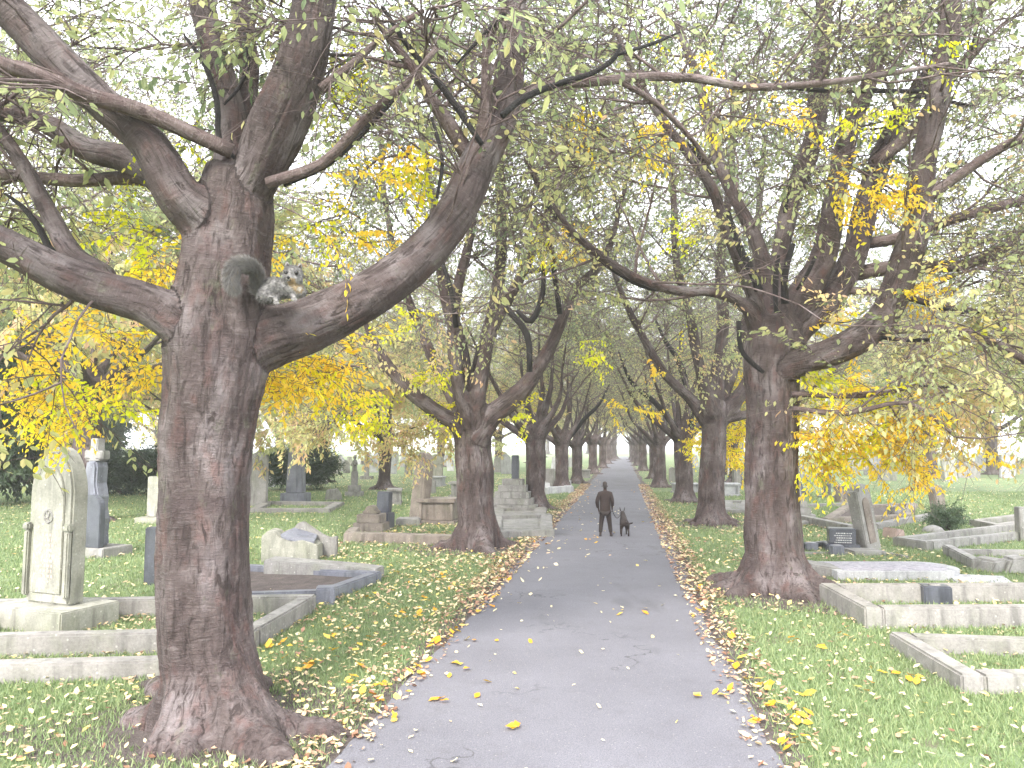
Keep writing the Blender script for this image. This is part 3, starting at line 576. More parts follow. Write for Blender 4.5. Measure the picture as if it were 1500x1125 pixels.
# ---- background trees
GB = 'autumn trees beyond the graves'
k1 = generic_tree('ash_tree', (-9.5,24,0), 41, .22, 'yellow and green tree on the left lawn nearest the dark cross', GB, kind='big', Rad=5.0, H=5.0, zf=2.0, dens=.6, n2=6, nsp=4, top_z=5., droop_dir=np.array([-.3,-.8,0]), cshift=.22)
k2 = generic_tree('maple_tree', (15.5,29,0), 42, .22, 'leafy tree on the right lawn hanging low over the graves', GB, kind='big', Rad=5.0, H=5.2, zf=2.3, dens=.6, n2=6, nsp=4, top_z=5., droop_dir=np.array([.3,-.8,0]), cshift=.14)
bgt = [(k1,-5.0,30,.6,1.1,'yellow tree behind the second avenue tree on the left'),(k2,-17,30,1.2,1.25,'tall greenish tree behind the pale arched headstone'),(k1,-2.5,42,2.,1.2,'peach tinted tree behind the tall leaning brown stone'),(k2,-12,46,.3,1.4,'high tree behind the white headstones on the left'),
       (k1,-26,44,2.6,1.5,'large tree at the far left edge of the lawn'),(k2,-6,64,1.,1.5,'pale tree far behind the stepped monument'),(k1,-22,72,3.,1.6,'tree at the back of the left lawn'),(k2,2,80,2.2,1.5,'tree at the far end left of the path'),
       (k1,10.5,36,1.,1.1,'yellow tree just behind the right avenue row'),(k2,22,40,2.4,1.3,'rounded tree behind the leaning stone on the right'),(k1,15,56,.2,1.4,'yellowing tree in the middle of the right lawn'),(k2,30,58,1.4,1.5,'large tree toward the right edge'),
       (k1,40,74,2.2,1.6,'tree in the far right corner of the lawn'),(k2,24,86,.4,1.6,'pale tree at the back of the right lawn'),(k1,-40,86,.8,1.8,'distant tree at the far left corner'),(k2,14,104,2.8,1.6,'distant tree closing the view right of the path'),(k1,-10,108,1.9,1.8,'distant tree closing the view left of the path'),
       (k2,50,104,.6,1.9,'distant tree behind the far right corner'),(k1,-30,118,1.1,2.,'farthest tree on the left horizon'),(k2,34,124,2.,2.,'farthest tree on the right horizon'),(k1,5,124,.5,1.8,'far tree closing the left end of the path'),(k2,24,140,1.5,1.9,'far tree closing the right end of the path')]
bgt += [(k1,-9,36,2.2,1.2,'yellow green tree behind the grey tapered obelisk'),(k2,-15,60,1.7,1.5,'broad pale tree beyond the white headstones'),(k1,-1,56,.9,1.3,'tree seen between the left avenue trunks'),(k1,-34,62,.5,1.7,'big autumn tree past the conifer at the left edge'),
 (k2,13,46,2.9,1.2,'tree seen between the first two right trunks'),(k1,29,46,1.9,1.4,'yellow tree behind the small green bush'),(k2,38,52,.9,1.5,'tree at the right edge behind the kerb sets'),(k1,20,70,1.5,1.5,'yellow tree in the far centre of the right lawn'),
 (k2,-30,84,2.1,1.9,'broad tree at the back of the left lawn'),(k1,-16,92,.1,1.8,'tree closing the gap behind the obelisk'),(k2,32,98,2.6,1.9,'broad tree at the back of the right lawn'),(k1,-48,110,.3,2.2,'distant broad tree beyond the conifer'),(k1,62,126,.3,2.2,'distant broad tree in the far right corner'),
 (k2,-20,140,1.3,2.3,'hazy tree on the skyline left of the avenue'),(k1,44,146,2.3,2.3,'hazy tree on the skyline right of the avenue'),(k2,-60,150,.3,2.6,'hazy tree at the far left of the skyline'),(k1,8,170,1.3,2.0,'hazy tree past the left end of the path'),(k2,30,172,1.0,2.2,'hazy tree past the right end of the path'),(k2,80,160,1.8,2.6,'hazy tree at the far right of the skyline'),(k1,19,190,.9,2.0,'hazy tree straight beyond the end of the path')]
bgt += [(k2,-9.5,17,2.0,1.35,'tall thin crowned tree behind the dark stone cross'),(k1,-15,21,.2,1.5,'tall tree rising behind the pale arched headstone'),(k2,17,20,.8,1.45,'tall tree rising above the kerb sets at the right edge')]
for src, x, y, rz, s, lb in bgt: copy_tree(src, (x,y,0), rz, s, lb, GB)
# dark yew bushes
def bush(name, loc, rx, rz_, h, seed, label, n=900, mat=None, kind='dense', c=.4, cat='bush', sc=.5):
    rng = np.random.default_rng(seed); o = np.array([loc[0],loc[1],0.]); root = empty(name, o, 0, label, cat); cr = Crown(); st = Buf()
    for k in range(9):
        a = rng.uniform(0,6.28); e = o+np.array([math.cos(a)*rx*.7*rng.uniform(.3,1), math.sin(a)*rz_*.7*rng.uniform(.3,1), h*rng.uniform(.5,.95)]); P = spline([o+rng.normal(0,.04,3)*[1,1,0], (o+e)/2+rng.normal(0,.06,3)*h, e], 8)-o
        tube(st, P, np.linspace(.05,.01,8)*min(1,h/1.5), 6)
    for k in range(n):
        v = rng.normal(0,1,3); v /= np.linalg.norm(v); q = rng.uniform(.35,1)**.5; lump = .82+.25*mnoise.noise(Vector(v*2.3+seed))
        p = o+np.array([v[0]*rx*q*lump, v[1]*rz_*q*lump, h*.53+v[2]*h*.5*q*lump])
        if p[2] < .05: continue
        cr.spray(p-np.array([v[0],v[1],0])*.2*sc, math.atan2(v[1],v[0])+rng.normal(0,.6), rng.normal(.1,.5), rng.normal(0,.6), sc*rng.uniform(.6,1.3), kind, int(rng.integers(99)), c+rng.normal(0,.12))
    cr.flush(o); link('stems', st.mesh('stems'), BARK2, root)
    fo = cr.lf.mesh('foliage', False); link('foliage', fo, mat or DARKLEAF, root); return root
bush('yew_bush', atd(440,30), 1.6,1.2,1.75, 51, 'dark yew bush behind the tapered grey obelisk', 900, sc=.8)
bush('yew_bush', atd(185,27), 2.3,1.4,1.7, 52, 'dark green bush on the lawn right of the stone cross', 1100, sc=.8)
bush('conifer', atd(-10,22), 1.9,1.9,6.2, 53, 'tall blue green conifer at the left edge', 2600, c=.9, sc=1.1, kind='big', cat='tree')
bush('conifer', atd(120,48), 2.6,2.6,6.5, 54, 'dark conifer rising behind the stone cross', 2200, c=.6, sc=1.3, kind='big', cat='tree')
b_ = G(1388,778); bush('laurel_bush', (b_[0],b_[1]), .26,.22,.52, 55, 'small green bush growing in the grave by the leaning stone', 240, c=.85, sc=.34, kind='dense')
# ------------------------------------------------------------------ stones
import bmesh
def solid(name, pts, depth, mat, parent=None, bev=.012, y0=None, jit=.0, seed=1):
    """outline (x,z) extruded along y, edges softened and surface slightly worn"""
    bm = bmesh.new(); vs = [bm.verts.new((x, (-depth/2 if y0 is None else y0), z)) for x, z in pts]; f = bm.faces.new(vs)
    r = bmesh.ops.extrude_face_region(bm, geom=[f]); bmesh.ops.translate(bm, verts=[g for g in r['geom'] if isinstance(g, bmesh.types.BMVert)], vec=(0, depth, 0))
    bmesh.ops.recalc_face_normals(bm, faces=bm.faces)
    if bev > 0: bmesh.ops.bevel(bm, geom=[e for e in bm.edges if len(e.link_faces) == 2 and e.calc_face_angle() > .5], offset=bev, segments=2, affect='EDGES', clamp_overlap=True)
    me = bpy.data.meshes.new(name); bm.to_mesh(me); bm.free(); return link(name, me, mat, parent)
def box(name, cx, cy, z0, sx, sy, sz, mat, parent=None, bev=.012, rough=0.):
    o = solid(name, [(cx-sx/2, z0), (cx+sx/2, z0), (cx+sx/2, z0+sz), (cx-sx/2, z0+sz)], sy, mat, parent, bev, y0=cy-sy/2); return o
def out(style, w, h):
    a = np.linspace(0, math.pi, 15)
    if style == 'round': r = w/2; return [(-r,0),(r,0)]+[(r*math.cos(t), h-r*.9+r*.9*math.sin(t)) for t in a]
    if style == 'gothic':
        r = w/2; hh = min(w*.75, h*.5); P = [(-r,0),(r,0)]
        for t in np.linspace(0,1,9): P.append((r*(1-t**1.9) if t<1 else 0, h-hh+hh*math.sin(t*math.pi/2)**1.15))
        return P+[(-x,z) for x,z in P[2:-1]][::-1]
    if style == 'shoulder': r = w*.33; return [(-w/2,0),(w/2,0),(w/2,h-r*1.1),(r*1.15,h-r*1.0)]+[(r*math.cos(t), h-r+r*math.sin(t)) for t in a]+[(-r*1.15,h-r*1.0),(-w/2,h-r*1.1)]
    if style == 'taper': return [(-w/2,0),(w/2,0),(w*.36,h*.9),(w*.12,h),(-w*.12,h),(-w*.36,h*.9)]
    if style == 'chip': return [(-w/2,0),(w/2,0),(w*.5,h*.86),(w*.28,h),(-w*.22,h*.97),(-w*.5,h*.92)]
    return [(-w/2,0),(w/2,0),(w/2,h),(-w/2,h)]
def adopt(o, par):
    bpy.context.view_layer.update(); o.parent = par; o.matrix_parent_inverse = par.matrix_world.inverted(); o.name = 'base'
BASE_YAW = -math.atan(162/F)
def stone(px, py, w, h, style, mat, label, th=.12, yaw=0, lean=0, back=0, plinth=None, cat='headstone', name='headstone', steps=None, insc=0, inmat=None, group=None):
    p = G(px, py); k = p[1]/F; root = empty(name, (p[0],p[1],0), BASE_YAW+R_(yaw), label, cat, group); z = 0.
    if steps:
        for sw, sh in steps: box('base', 0, 0, z-(.05 if z == 0 else .0), sw*k, max(th*1.8, sw*k*.62), sh*k+(.05 if z == 0 else 0), mat, root); z += sh*k
    elif plinth: box('base', 0, 0, -.05, plinth[0]*k, th+.16, plinth[1]*k+.05, mat, root); z = plinth[1]*k
    s = solid('slab', out(style, w*k, h*k), th, mat, root, bev=min(.02, w*k*.06)); s.location = (0,0,z-.02 if z == 0 else z+.001); s.rotation_euler = (R_(back), R_(lean), 0)
    if insc:
        rng = np.random.default_rng(int(px)); bm = Buf(); H = h*k; W = w*k*.34
        for r in range(insc):
            zz = H*(.62-.45*r/max(1,insc)); x = -W*rng.uniform(.6,1)
            while x < W*.9:
                lw = rng.uniform(.02,.05)*min(1.5, w*k/.4); hgt = H*.45/insc*.42; y = -th/2-.003
                bm.add([[x,y,zz],[x+lw,y,zz],[x+lw,y,zz+hgt],[x,y,zz+hgt]], [[0,1,2,3]]); x += lw+rng.uniform(.008,.02)
        io = link('inscription', bm.mesh('inscription', False), inmat or S_INK, s)
    return root
def bar(root, A, B, w, h, mat, name='kerb', z0=-.04, sh=0.):
    A = np.array(A[:2]); B = np.array(B[:2]); v = B-A; L = np.linalg.norm(v); a = math.atan2(v[1], v[0]); u = v/L
    o = box(name, 0, 0, z0, L-2*sh, w, h-z0, mat, root, .016); c = (A+B)/2; o.location = (c[0]-root.location[0], c[1]-root.location[1], 0); o.rotation_euler = (0,0,a); return o
def plot(quad, w, h, mat, label, fill=None, cat='grave kerb', name='grave_kerb', skip=(), tilt=0):
    Q = [G(*q) for q in quad]; c = sum(Q)/4; root = empty(name, (c[0],c[1],0), 0, label, cat)
    for i in range(4):
        if i in skip: continue
        bar(root, Q[i], Q[(i+1)%4], w, h*(1 if i%2 == 0 else 1)-(0 if i%2 == 0 else .004), mat, sh=(-w/2 if i%2 == 0 else w/2+.002))
    if fill:
        me = bpy.data.meshes.new('fill'); me.from_pydata([tuple(np.array([q[0]-c[0], q[1]-c[1], h*.45])) for q in Q], [], [(0,1,2,3)]); link('fill', me, fill, root)
    return root
# left side
t_ = stone(78, 916, 88, 222, 'gothic', S_PALE, 'large pale arched headstone on a stepped plinth, nearest on the left', th=.17, yaw=-14, steps=[(150,32)], insc=0)
sl_ = [c for c in bpy.data.objects if c.parent == t_ and c.name.startswith('slab')][0]; kk = G(78,916)[1]/F
sl_.location.z += .0
pn = solid('inset_panel', out('gothic', 60*kk, 178*kk), .02, S_PALE, sl_, .006); pn.location = (0,-.092,.10)
for sx in (-1,1):
    c_ = solid('column', out('flat', 9*kk, 92*kk), .05, S_PALE, sl_, .012); c_.location = (sx*41*kk, -.10, .07)
    c_ = solid('capital', out('flat', 14*kk, 11*kk), .07, S_PALE, sl_, .015); c_.location = (sx*41*kk, -.10, .07+92*kk+.001)
bm = Buf(); rng = np.random.default_rng(3)
for r in range(9):
    x = -.085*rng.uniform(.7,1); zz = .62-.047*r
    while x < .08: lw = rng.uniform(.015,.045); bm.add([[x,-.1045,zz],[x+lw,-.1045,zz],[x+lw,-.1045,zz+.024],[x,-.1045,zz+.024]], [[0,1,2,3]]); x += lw+.012
link('inscription', bm.mesh('inscription', False), S_PINKINK, sl_)
bm = Buf()
for a0, r_, cx, cz in ((0,.05,0,.80),(1,.032,-.02,.82),(2,.03,.03,.79),(3,.022,.0,.84)):
    th_ = np.linspace(a0, a0+5.2, 16); tube(bm, np.stack([cx+r_*np.cos(th_), np.full(16,-.105), cz+r_*1.2*np.sin(th_)],-1), np.full(16,.007), 6)
link('carved_emblem', bm.mesh('carved_emblem'), S_GREY, sl_)
plot([(-70,962),(362,952),(450,897),(-10,905)], .15, .17, S_CONC, 'wide pale kerb of the grave behind the nearest trunk, under the arched headstone')
r_ = empty('grave_kerb', tuple(G(80,995)*[1,1,0]), 0, 'front kerb stone lying lowest at the left edge', 'grave kerb'); bar(r_, G(-110,1000), G(250,990), .17, .13, S_CONC); bar(r_, G(250,990), G(330,964), .14, .125, S_CONC, sh=.09)
# cross on rocky shaft
p = G(136,813); k = p[1]/F; cr_ = empty('stone_cross', (p[0],p[1],0), BASE_YAW+R_(-12), 'dark rustic stone cross on a carved shaft behind the arched headstone', 'stone cross')
box('base', .02, 0, -.05, 92*k, .55, 14*k+.05, S_GREY, cr_); 
pts = [(-20,0),(20,0),(18,20),(20,38),(15,55),(16,70),(11,90),(12,112),(9,122),(-9,122),(-11,108),(-10,90),(-15,74),(-14,55),(-20,35),(-18,18)]
o = solid('shaft', [(x*k, z*k+14*k) for x,z in pts], .24, S_BLUE, cr_, .03)
o = solid('cross_head', [(x*k, z*k) for x,z in [(-7,134),(7,134),(7,138),(18,137),(18,150),(7,150),(7,168),(-7,168),(-7,150),(-18,151),(-18,138),(-7,138)]], .15, S_GREY, cr_, .015)
solid('collar', [(x*k, z*k) for x,z in [(-12,135.5),(12,135.5),(10,137.5),(-10,137.5)]], .2, S_GREY, cr_, .004)
o = solid('plaque', out('round', 42*k, 74*k), .10, S_DARK, cr_, .01); o.location = (16*k, -.20, 14*k)
stone(229, 765, 20, 58, 'flat', S_PALE, 'pale square pillar stone just left of the near trunk', th=.3, steps=[(46,8)], cat='monument', name='pillar_monument')
stone(226, 856, 26, 84, 'flat', S_DARK, 'dark slate headstone half hidden by the left edge of the near trunk', th=.12, yaw=10)
stone(13, 702, 12, 20, 'flat', S_GREY, 'small grey headstone near the left edge, far on the lawn', th=.2)
stone(32, 704, 8, 40, 'taper', S_WHITE, 'white pillar beside a grey stone at the far left edge', th=.2, plinth=(24,8), cat='monument', name='pillar_monument')
# right of trunk one
stone(378, 742, 26, 80, 'round', S_GREY, 'tall mossy round topped headstone right of the near trunk', th=.16, yaw=10)
stone(396, 713, 12, 50, 'gothic', S_WHITE, 'upright white pointed headstone, left one of the white pair', th=.15)
stone(413, 710, 11, 42, 'round', S_WHITE, 'white headstone leaning left behind the grey obelisk', th=.15, lean=-12)
stone(433, 737, 25, 92, 'taper', S_BLUE, 'tapered grey obelisk on a square base under yellow leaves', th=.30, steps=[(36,15)], cat='obelisk', name='obelisk')
stone(452, 711, 9, 50, 'gothic', S_WHITE, 'narrow white headstone just right of the grey obelisk', th=.12, lean=-6)
plot([(372,751),(478,751),(496,741),(392,740)], .25, .11, S_CONC, 'low pale grave kerb in front of the tapered grey obelisk')
for i, x in enumerate((466,472,478)): stone(x, 709, 4, 13, 'chip', S_WHITE, ['left','middle','right'][i]+' of three small white leaning markers beyond the obelisk', th=.1, lean=-12, cat='grave marker', name='grave_marker')
p = G(488,733); k = p[1]/F; o = solid('desk_tomb', [(x*k,z*k) for x,z in [(-12,0),(12,0),(11,10),(6,17),(-9,15)]], .45, S_GREY, None, .015); o.location = (p[0],p[1],0); o.rotation_euler = (0,0,.3); tag(o, 'small sloping grey block on the lawn beyond the obelisk', 'tomb')
t_ = stone(519, 727, 8, 20, 'flat', S_GREY, 'small statue on a stepped pedestal left of the brown tombs', th=.2, steps=[(24,7),(15,9)], cat='statue', name='grave_statue')
k = G(519,727)[1]/F; b = Buf(); tube(b, [[0,0,36*k],[0,0,40*k],[0,0,47*k],[0,0,51*k],[0,0,53*k],[0,0,55*k],[0,0,58*k],[0,0,60*k]], np.array([3.6,3.8,3,3.4,1.5,2.3,2.3,.8])*k, 10)
tube(b, [[-3*k,0,50*k],[-4.5*k,-2*k,45*k],[-1*k,-3.5*k,44*k]], [1.2*k]*3, 6); tube(b, [[3*k,0,50*k],[4.5*k,-2*k,46*k],[1*k,-3.5*k,45*k]], [1.2*k]*3, 6); link('figure', b.mesh('figure'), S_GREY, t_)
def cross(px, py, h, mat, label, lean=0):
    p = G(px,py); k = p[1]/F; r = empty('stone_cross', (p[0],p[1],0), BASE_YAW, label, 'stone cross'); a = h*.09
    box('base', 0,0,-.05, h*.5*k, .4, h*.14*k+.05, mat, r); o = solid('cross_head', [(x*k,z*k) for x,z in [(-a,h*.14),(a,h*.14),(a,h*.62),(h*.26,h*.62),(h*.26,h*.78),(a,h*.78),(a,h),(-a,h),(-a,h*.78),(-h*.26,h*.78),(-h*.26,h*.62),(-a,h*.62)]], .14, mat, r, .01); o.rotation_euler = (0,R_(lean),0); return r
cross(537, 702, 34, S_GREY, 'grey stone cross beyond the small statue, far on the left lawn')
cross(497, 690, 24, S_WHITE, 'tiny white cross at the far side of the left lawn', 5)
# scroll tomb
p = G(438,820); k = p[1]/F; r = empty('desk_tomb', (p[0],p[1],0), BASE_YAW+R_(12), 'broad weathered desk tomb with a sloping scroll top', 'tomb')
solid('body', [(x*k,z*k) for x,z in [(-49,-3),(30,-3),(30,22),(22,26),(8,30),(-8,28),(-22,33),(-30,42),(-40,44),(-49,36)]], .42, S_PALE, r, .012)
o = solid('back_scroll', [(x*k,z*k) for x,z in [(-28,-2),(49,-2),(50,30),(38,28),(26,34),(14,42),(0,52),(-8,50),(-14,42),(-28,38)]], .16, S_GREY, r, .012, y0=.215)
bpy.context.view_layer.update()
b = Buf(); b.add(np.array([[-30*k,-.15,34.2*k],[24*k,-.17,26.6*k],[22*k,.19,33*k],[-12*k,.2,43*k]])+[0,0,.01], [[0,1,2,3]]); b.add(np.array([[-30*k,-.15,34.2*k],[24*k,-.17,26.6*k],[22*k,.19,33*k],[-12*k,.2,43*k]])-[0,0,.02], [[3,2,1,0]])
b.f4.append(np.array([[0,4,5,1],[1,5,6,2],[2,6,7,3],[3,7,4,0]])); link('slate_face', b.mesh('slate_face', False), S_BLUE, r)
plot([(300,888),(470,882),(548,853),(330,840)], .14, .13, S_BLUE, 'dark blue grey granite kerb set right of the near trunk', fill=SOIL)
p = G(477,884); k=p[1]/F; o = solid('corner_block', out('flat', 27*k, 27*k), .2, S_BLUE, None, .012); o.location = (p[0],p[1],-.02); o.rotation_euler=(0,0,.2); tag(o, 'square granite block at the front corner of the dark kerb set', 'stone block')
p = G(468,850); k=p[1]/F; o = solid('fallen_headstone', [(-84*k,-.03),(86*k,-.03),(86*k,16*k),(40*k,20*k),(-84*k,27*k)], .35, S_GREY, None, .015); o.location = (p[0],p[1]+.2,0); o.rotation_euler=(0,0,-.12); tag(o, 'long grey stone lying flat behind the dark kerb set', 'fallen stone')
# brown steps group
stone(562, 775, 20, 30, 'flat', S_DARK, 'broken dark slab standing behind the brown stepped base', th=.16, lean=3, yaw=-10, plinth=(24,24))
stone(544, 779, 22, 12, 'shoulder', S_BROWN, 'brown stepped pedestal with its top missing', th=.25, steps=[(44,14),(34,12)], cat='pedestal', name='pedestal')
p = G(575,793); k=p[1]/F; r = empty('grave_kerb', (p[0],p[1],0), 0, 'long brown kerb running in front of the stepped pedestal', 'grave kerb'); bar(r, G(508,793), G(668,798), .3, .16, S_BROWN); bar(r, G(520,783), G(512,792), .2, .15, S_BROWN, sh=.1)
tall_ = stone(612, 766, 27, 104, 'gothic', S_BROWN, 'tall narrow brown headstone leaning right, left of the second trunk', th=.22, lean=9, yaw=-35, plinth=None)
p = G(600,768); k=p[1]/F; o = solid('stone_base', out('flat', 34*k, 12*k), .5, S_GREY, None, .02); o.location=(p[0],p[1]-.1,-.03); adopt(o, tall_)
def chest(px, py, w, h, mat, label, dep_=.8, yaw=0):
    p = G(px,py); k=p[1]/F; r = empty('chest_tomb', (p[0],p[1],0), BASE_YAW+R_(yaw), label, 'tomb'); W = w*k; H = h*k
    box('base', 0,0,-.04, W, dep_, H*.16+.04, mat, r); box('body', 0,0,H*.16+.001, W*.88, dep_*.84, H*.68, mat, r)
    for sx in (-1,1): box('pilaster', sx*W*.40, -dep_*.43, H*.16+.002, W*.07, .05, H*.67, mat, r, .006)
    box('lid', 0,0,H*.84+.002, W, dep_, H*.16, mat, r); return r
chest(644, 766, 56, 36, S_BROWN, 'brown chest tomb directly left of the second trunk')
chest(690, 728, 60, 22, S_GREY, 'grey chest tomb far behind the second trunk')
stone(632, 723, 12, 22, 'round', S_GREY, 'small rounded grey headstone behind the tall leaning one', th=.16)
chest(640, 712, 22, 14, S_WHITE, 'small white box tomb on the lawn left of the second trunk')
p = G(590,740); k=p[1]/F; chest(578, 738, 22, 22, S_GREY, 'grey box tomb seen left of the tall leaning brown headstone', yaw=15)
# stepped monument between the second and third trunks
p = G(752,748); k = p[1]/F; r = empty('stepped_monument', (p[0],p[1],0), BASE_YAW, 'stepped stone monument with a tall pillar between the second and third trunks', 'monument')
z = -.04
for i,(w_,h_) in enumerate([(72,10),(60,9),(50,9),(40,9),(30,9)]): hh = h_*k+(.04 if i==0 else -.001); box('step', 0,0,z, w_*k, w_*k*.8, hh, S_GREY, r, .01); z += hh+.001
box('pillar', 3*k,0,z, 10*k, 10*k, 34*k, S_DARK, r)
plot([(724,790),(800,786),(800,762),(728,764)], .25, .14, S_GREY, 'grey kerbed grave lying between the second and third trunks', fill=S_GREY)
plot([(728,762),(790,760),(792,750),(730,751)], .3, .12, S_CONC, 'pale kerbed grave at the foot of the stepped monument', fill=S_CONC)
plot([(800,724),(832,722),(830,712),(800,713)], .3, .25, S_WHITE, 'white kerbed grave seen left of the fourth trunk')
stone(806, 716, 13, 30, 'flat', S_GREY, 'grey pillar headstone between third and fourth trunks on the left', th=.3)
chest(855, 700, 20, 12, S_GREY, 'grey box tomb between the far trunks of the left row')
# right side
p = G(1166,762); k=p[1]/F; r = empty('stepped_monument', (p[0],p[1],0), BASE_YAW, 'tall stepped monument half hidden behind the broad right trunk', 'monument'); z=-.04
for i,(w_,h_) in enumerate([(46,10),(36,9),(28,9),(22,9)]): hh=h_*k+(.04 if i==0 else -.001); box('step',0,0,z,w_*k,w_*k*.9,hh,S_GREY,r,.01); z+=hh+.001
box('pillar',0,0,z,14*k,14*k,46*k,S_GREY,r); 
stone(1178, 727, 8, 40, 'flat', S_DARK, 'dark narrow stone tilted back behind the stepped monument', th=.12, lean=-22, yaw=0)
stone(1211, 729, 10, 34, 'chip', S_DARK, 'slim dark upright stone alone on the right lawn', th=.25, steps=[(26,3)])
stone(1234, 736, 15, 27, 'chip', S_BROWN, 'short brown headstone leaning slightly left of the tall leaning slab', th=.3, lean=-5, yaw=20)
r = empty('grave_kerb', tuple(G(1220,740)*[1,1,0]), 0, 'thin low kerb line behind the short brown headstone', 'grave kerb'); bar(r, G(1165,744), G(1275,740), .2, .09, S_CONC)
t_ = stone(1274, 806, 27, 100, 'shoulder', S_GREY, 'tall leaning headstone with arched dark inset, right of the black cube', th=.22, lean=-12, yaw=30)
sl_ = [c for c in bpy.data.objects if c.parent == t_ and c.name.startswith('slab')][0]; kk = G(1274,806)[1]/F
o = solid('inset_panel', out('gothic', 13*kk, 66*kk), .02, S_BROWN, sl_, .004); o.location = (0,-.113,14*kk)
p = G(1268,812); k=p[1]/F; o = solid('stone_base', out('flat', 48*k, 9*k), .45, S_GREY, None, .02); o.location=(p[0],p[1]+.05,-.03); adopt(o, t_)
plot([(1213,767),(1328,762),(1336,744),(1240,748)], .22, .13, S_BROWN, 'brown leaf filled kerb set behind the tall leaning headstone', fill=SOIL)
p = G(1317,757); k=p[1]/F; o = solid('stone_block', [(x*k,z*k) for x,z in [(-13,0),(13,0),(13,10),(-6,17),(-13,15)]], .4, S_GREY, None, .015); o.location=(p[0],p[1],0); tag(o, 'sloping grey block at the end of the brown kerb set', 'stone block')
stone(1377, 758, 17, 48, 'chip', S_BROWN, 'weathered headstone leaning left behind the small green bush', th=.22, lean=-9, yaw=25)
r = empty('grave_kerb', tuple(G(1320,765)*[1,1,0]), 0, 'long kerb slanting up to the leaning weathered headstone', 'grave kerb'); bar(r, G(1280,776), G(1372,758), .2, .12, S_GREY)
r = empty('fallen_kerb', tuple(G(1200,770)*[1,1,0]), 0, 'displaced kerb stone sloping beside the broad right trunk', 'fallen stone'); o = bar(r, G(1168,764), G(1250,782), .2, .16, S_GREY); r2 = bar(r, G(1150,772), G(1180,768), .3, .09, S_GREY)
plot([(1318,800),(1356,806),(1560,783),(1530,772)], .16, .15, S_GREY, 'long grey kerb set beside the small green bush')
p = G(1309,788); k=p[1]/F; o = solid('stone_block', [(x*k,z*k) for x,z in [(-10,0),(10,0),(8,12),(-7,15)]], .3, S_PINK, None, .012); o.location=(p[0],p[1],0); o.rotation_euler=(0,0,.4); tag(o, 'small pinkish block left of the long grey kerb set', 'stone block')
r = empty('stone_urn', tuple(G(1367,780)*[1,1,0]), 0, 'low rounded stone beside the small green bush', 'rounded stone'); b=Buf(); tube(b, [[0,0,-.03],[0,0,.05],[0,0,.10],[0,0,.13],[0,0,.145]], [.2,.19,.15,.08,.02], 12); link('body', b.mesh('body'), S_GREY, r)
# black granite cube with lettering
p = G(1233,806); k=p[1]/F; r = empty('granite_headstone', (p[0],p[1],0), BASE_YAW+R_(-6), 'black granite block headstone covered in white lettering', 'headstone')
box('plinth',0,0,-.03, 46*k,.34,10*k+.03,S_DARK,r); b_o = box('block',0,0,10*k+.001,36*k,.26,22*k,S_DARK,r)
b = Buf(); rng = np.random.default_rng(9)
for rr in range(5):
    x = -.13*rng.uniform(.6,1); zz = 10*k+.018+.036*rr
    while x < .12: lw = rng.uniform(.008,.03); b.add([[x,-.134,zz],[x+lw,-.134,zz],[x+lw,-.134,zz+.016],[x,-.134,zz+.016]], [[0,1,2,3]]); x += lw+.007
link('lettering', b.mesh('lettering', False), S_INK, b_o)
for (x,y,w_,h_,lb) in ((1226,813,17,14,'small granite vase block in front of the black lettered headstone'),(1188,806,17,11,'dark granite cube vase left of the black lettered headstone')):
    p = G(x,y); k=p[1]/F; v = empty('vase_block', (p[0],p[1],0), BASE_YAW, lb, 'vase'); box('body',0,0,-.02,w_*k,w_*k,h_*k+.02,S_BLUE,v); b=Buf(); tube(b, [[0,0,h_*k+.001],[0,0,h_*k+.006]], [w_*k*.3]*2, 14); link('flower_holder', b.mesh('flower_holder'), S_WHITE, v)
r = empty('grave_kerb', tuple(G(1205,803)*[1,1,0]), 0, 'dark granite kerb running left from the black lettered headstone', 'grave kerb'); bar(r, G(1166,806), G(1212,801), .12, .10, S_DARK); 
r = empty('grave_kerb', tuple(G(1240,818)*[1,1,0]), 0, 'thin flush kerb line in front of the black lettered headstone', 'grave kerb'); bar(r, G(1170,812), G(1300,812), .09, .035, S_GREY); bar(r, G(1301,812), G(1330,818), .09, .033, S_GREY)
# white rounded grave
p = G(1195,845); q = G(1392,846); r = empty('ledger_grave', tuple(G(1300,842)*[1,1,0]), 0, 'pale lilac grave with a rounded end and white chippings', 'grave')
c = G(1300,842); dx = (G(1385,842)-c)[0]; a = np.linspace(-math.pi/2, math.pi/2, 14); hw = .42
Ppts = [(-dx*1.1,-hw)]+[(dx*.72+hw*.75*math.cos(t), hw*math.sin(t)) for t in a]+[(-dx*1.1,hw)]
for nm, s_, z1, mt in (('kerb_surround',1.,.11,S_WHITE),('chippings',.84,.116,S_LILAC)):
    bmm = bmesh.new(); vs=[bmm.verts.new((x*s_ , y*s_, -.02)) for x,y in Ppts]; f=bmm.faces.new(vs); e=bmesh.ops.extrude_face_region(bmm, geom=[f]); bmesh.ops.translate(bmm, verts=[g for g in e['geom'] if isinstance(g,bmesh.types.BMVert)], vec=(0,0,z1+.02)); bmesh.ops.recalc_face_normals(bmm, faces=bmm.faces); me=bpy.data.meshes.new(nm); bmm.to_mesh(me); bmm.free(); link(nm, me, mt, r)
p = G(1225,843); k=p[1]/F; o = solid('flat_headstone', [(-34*k,0),(34*k,0),(30*k,.10),(-24*k,.17)], .5, S_GREY, None, .02); o.location=(p[0]-.15,p[1]+.05,0); o.rotation_euler=(0,0,-.1); tag(o,'sloping grey slab at the head of the rounded lilac grave','fallen stone')
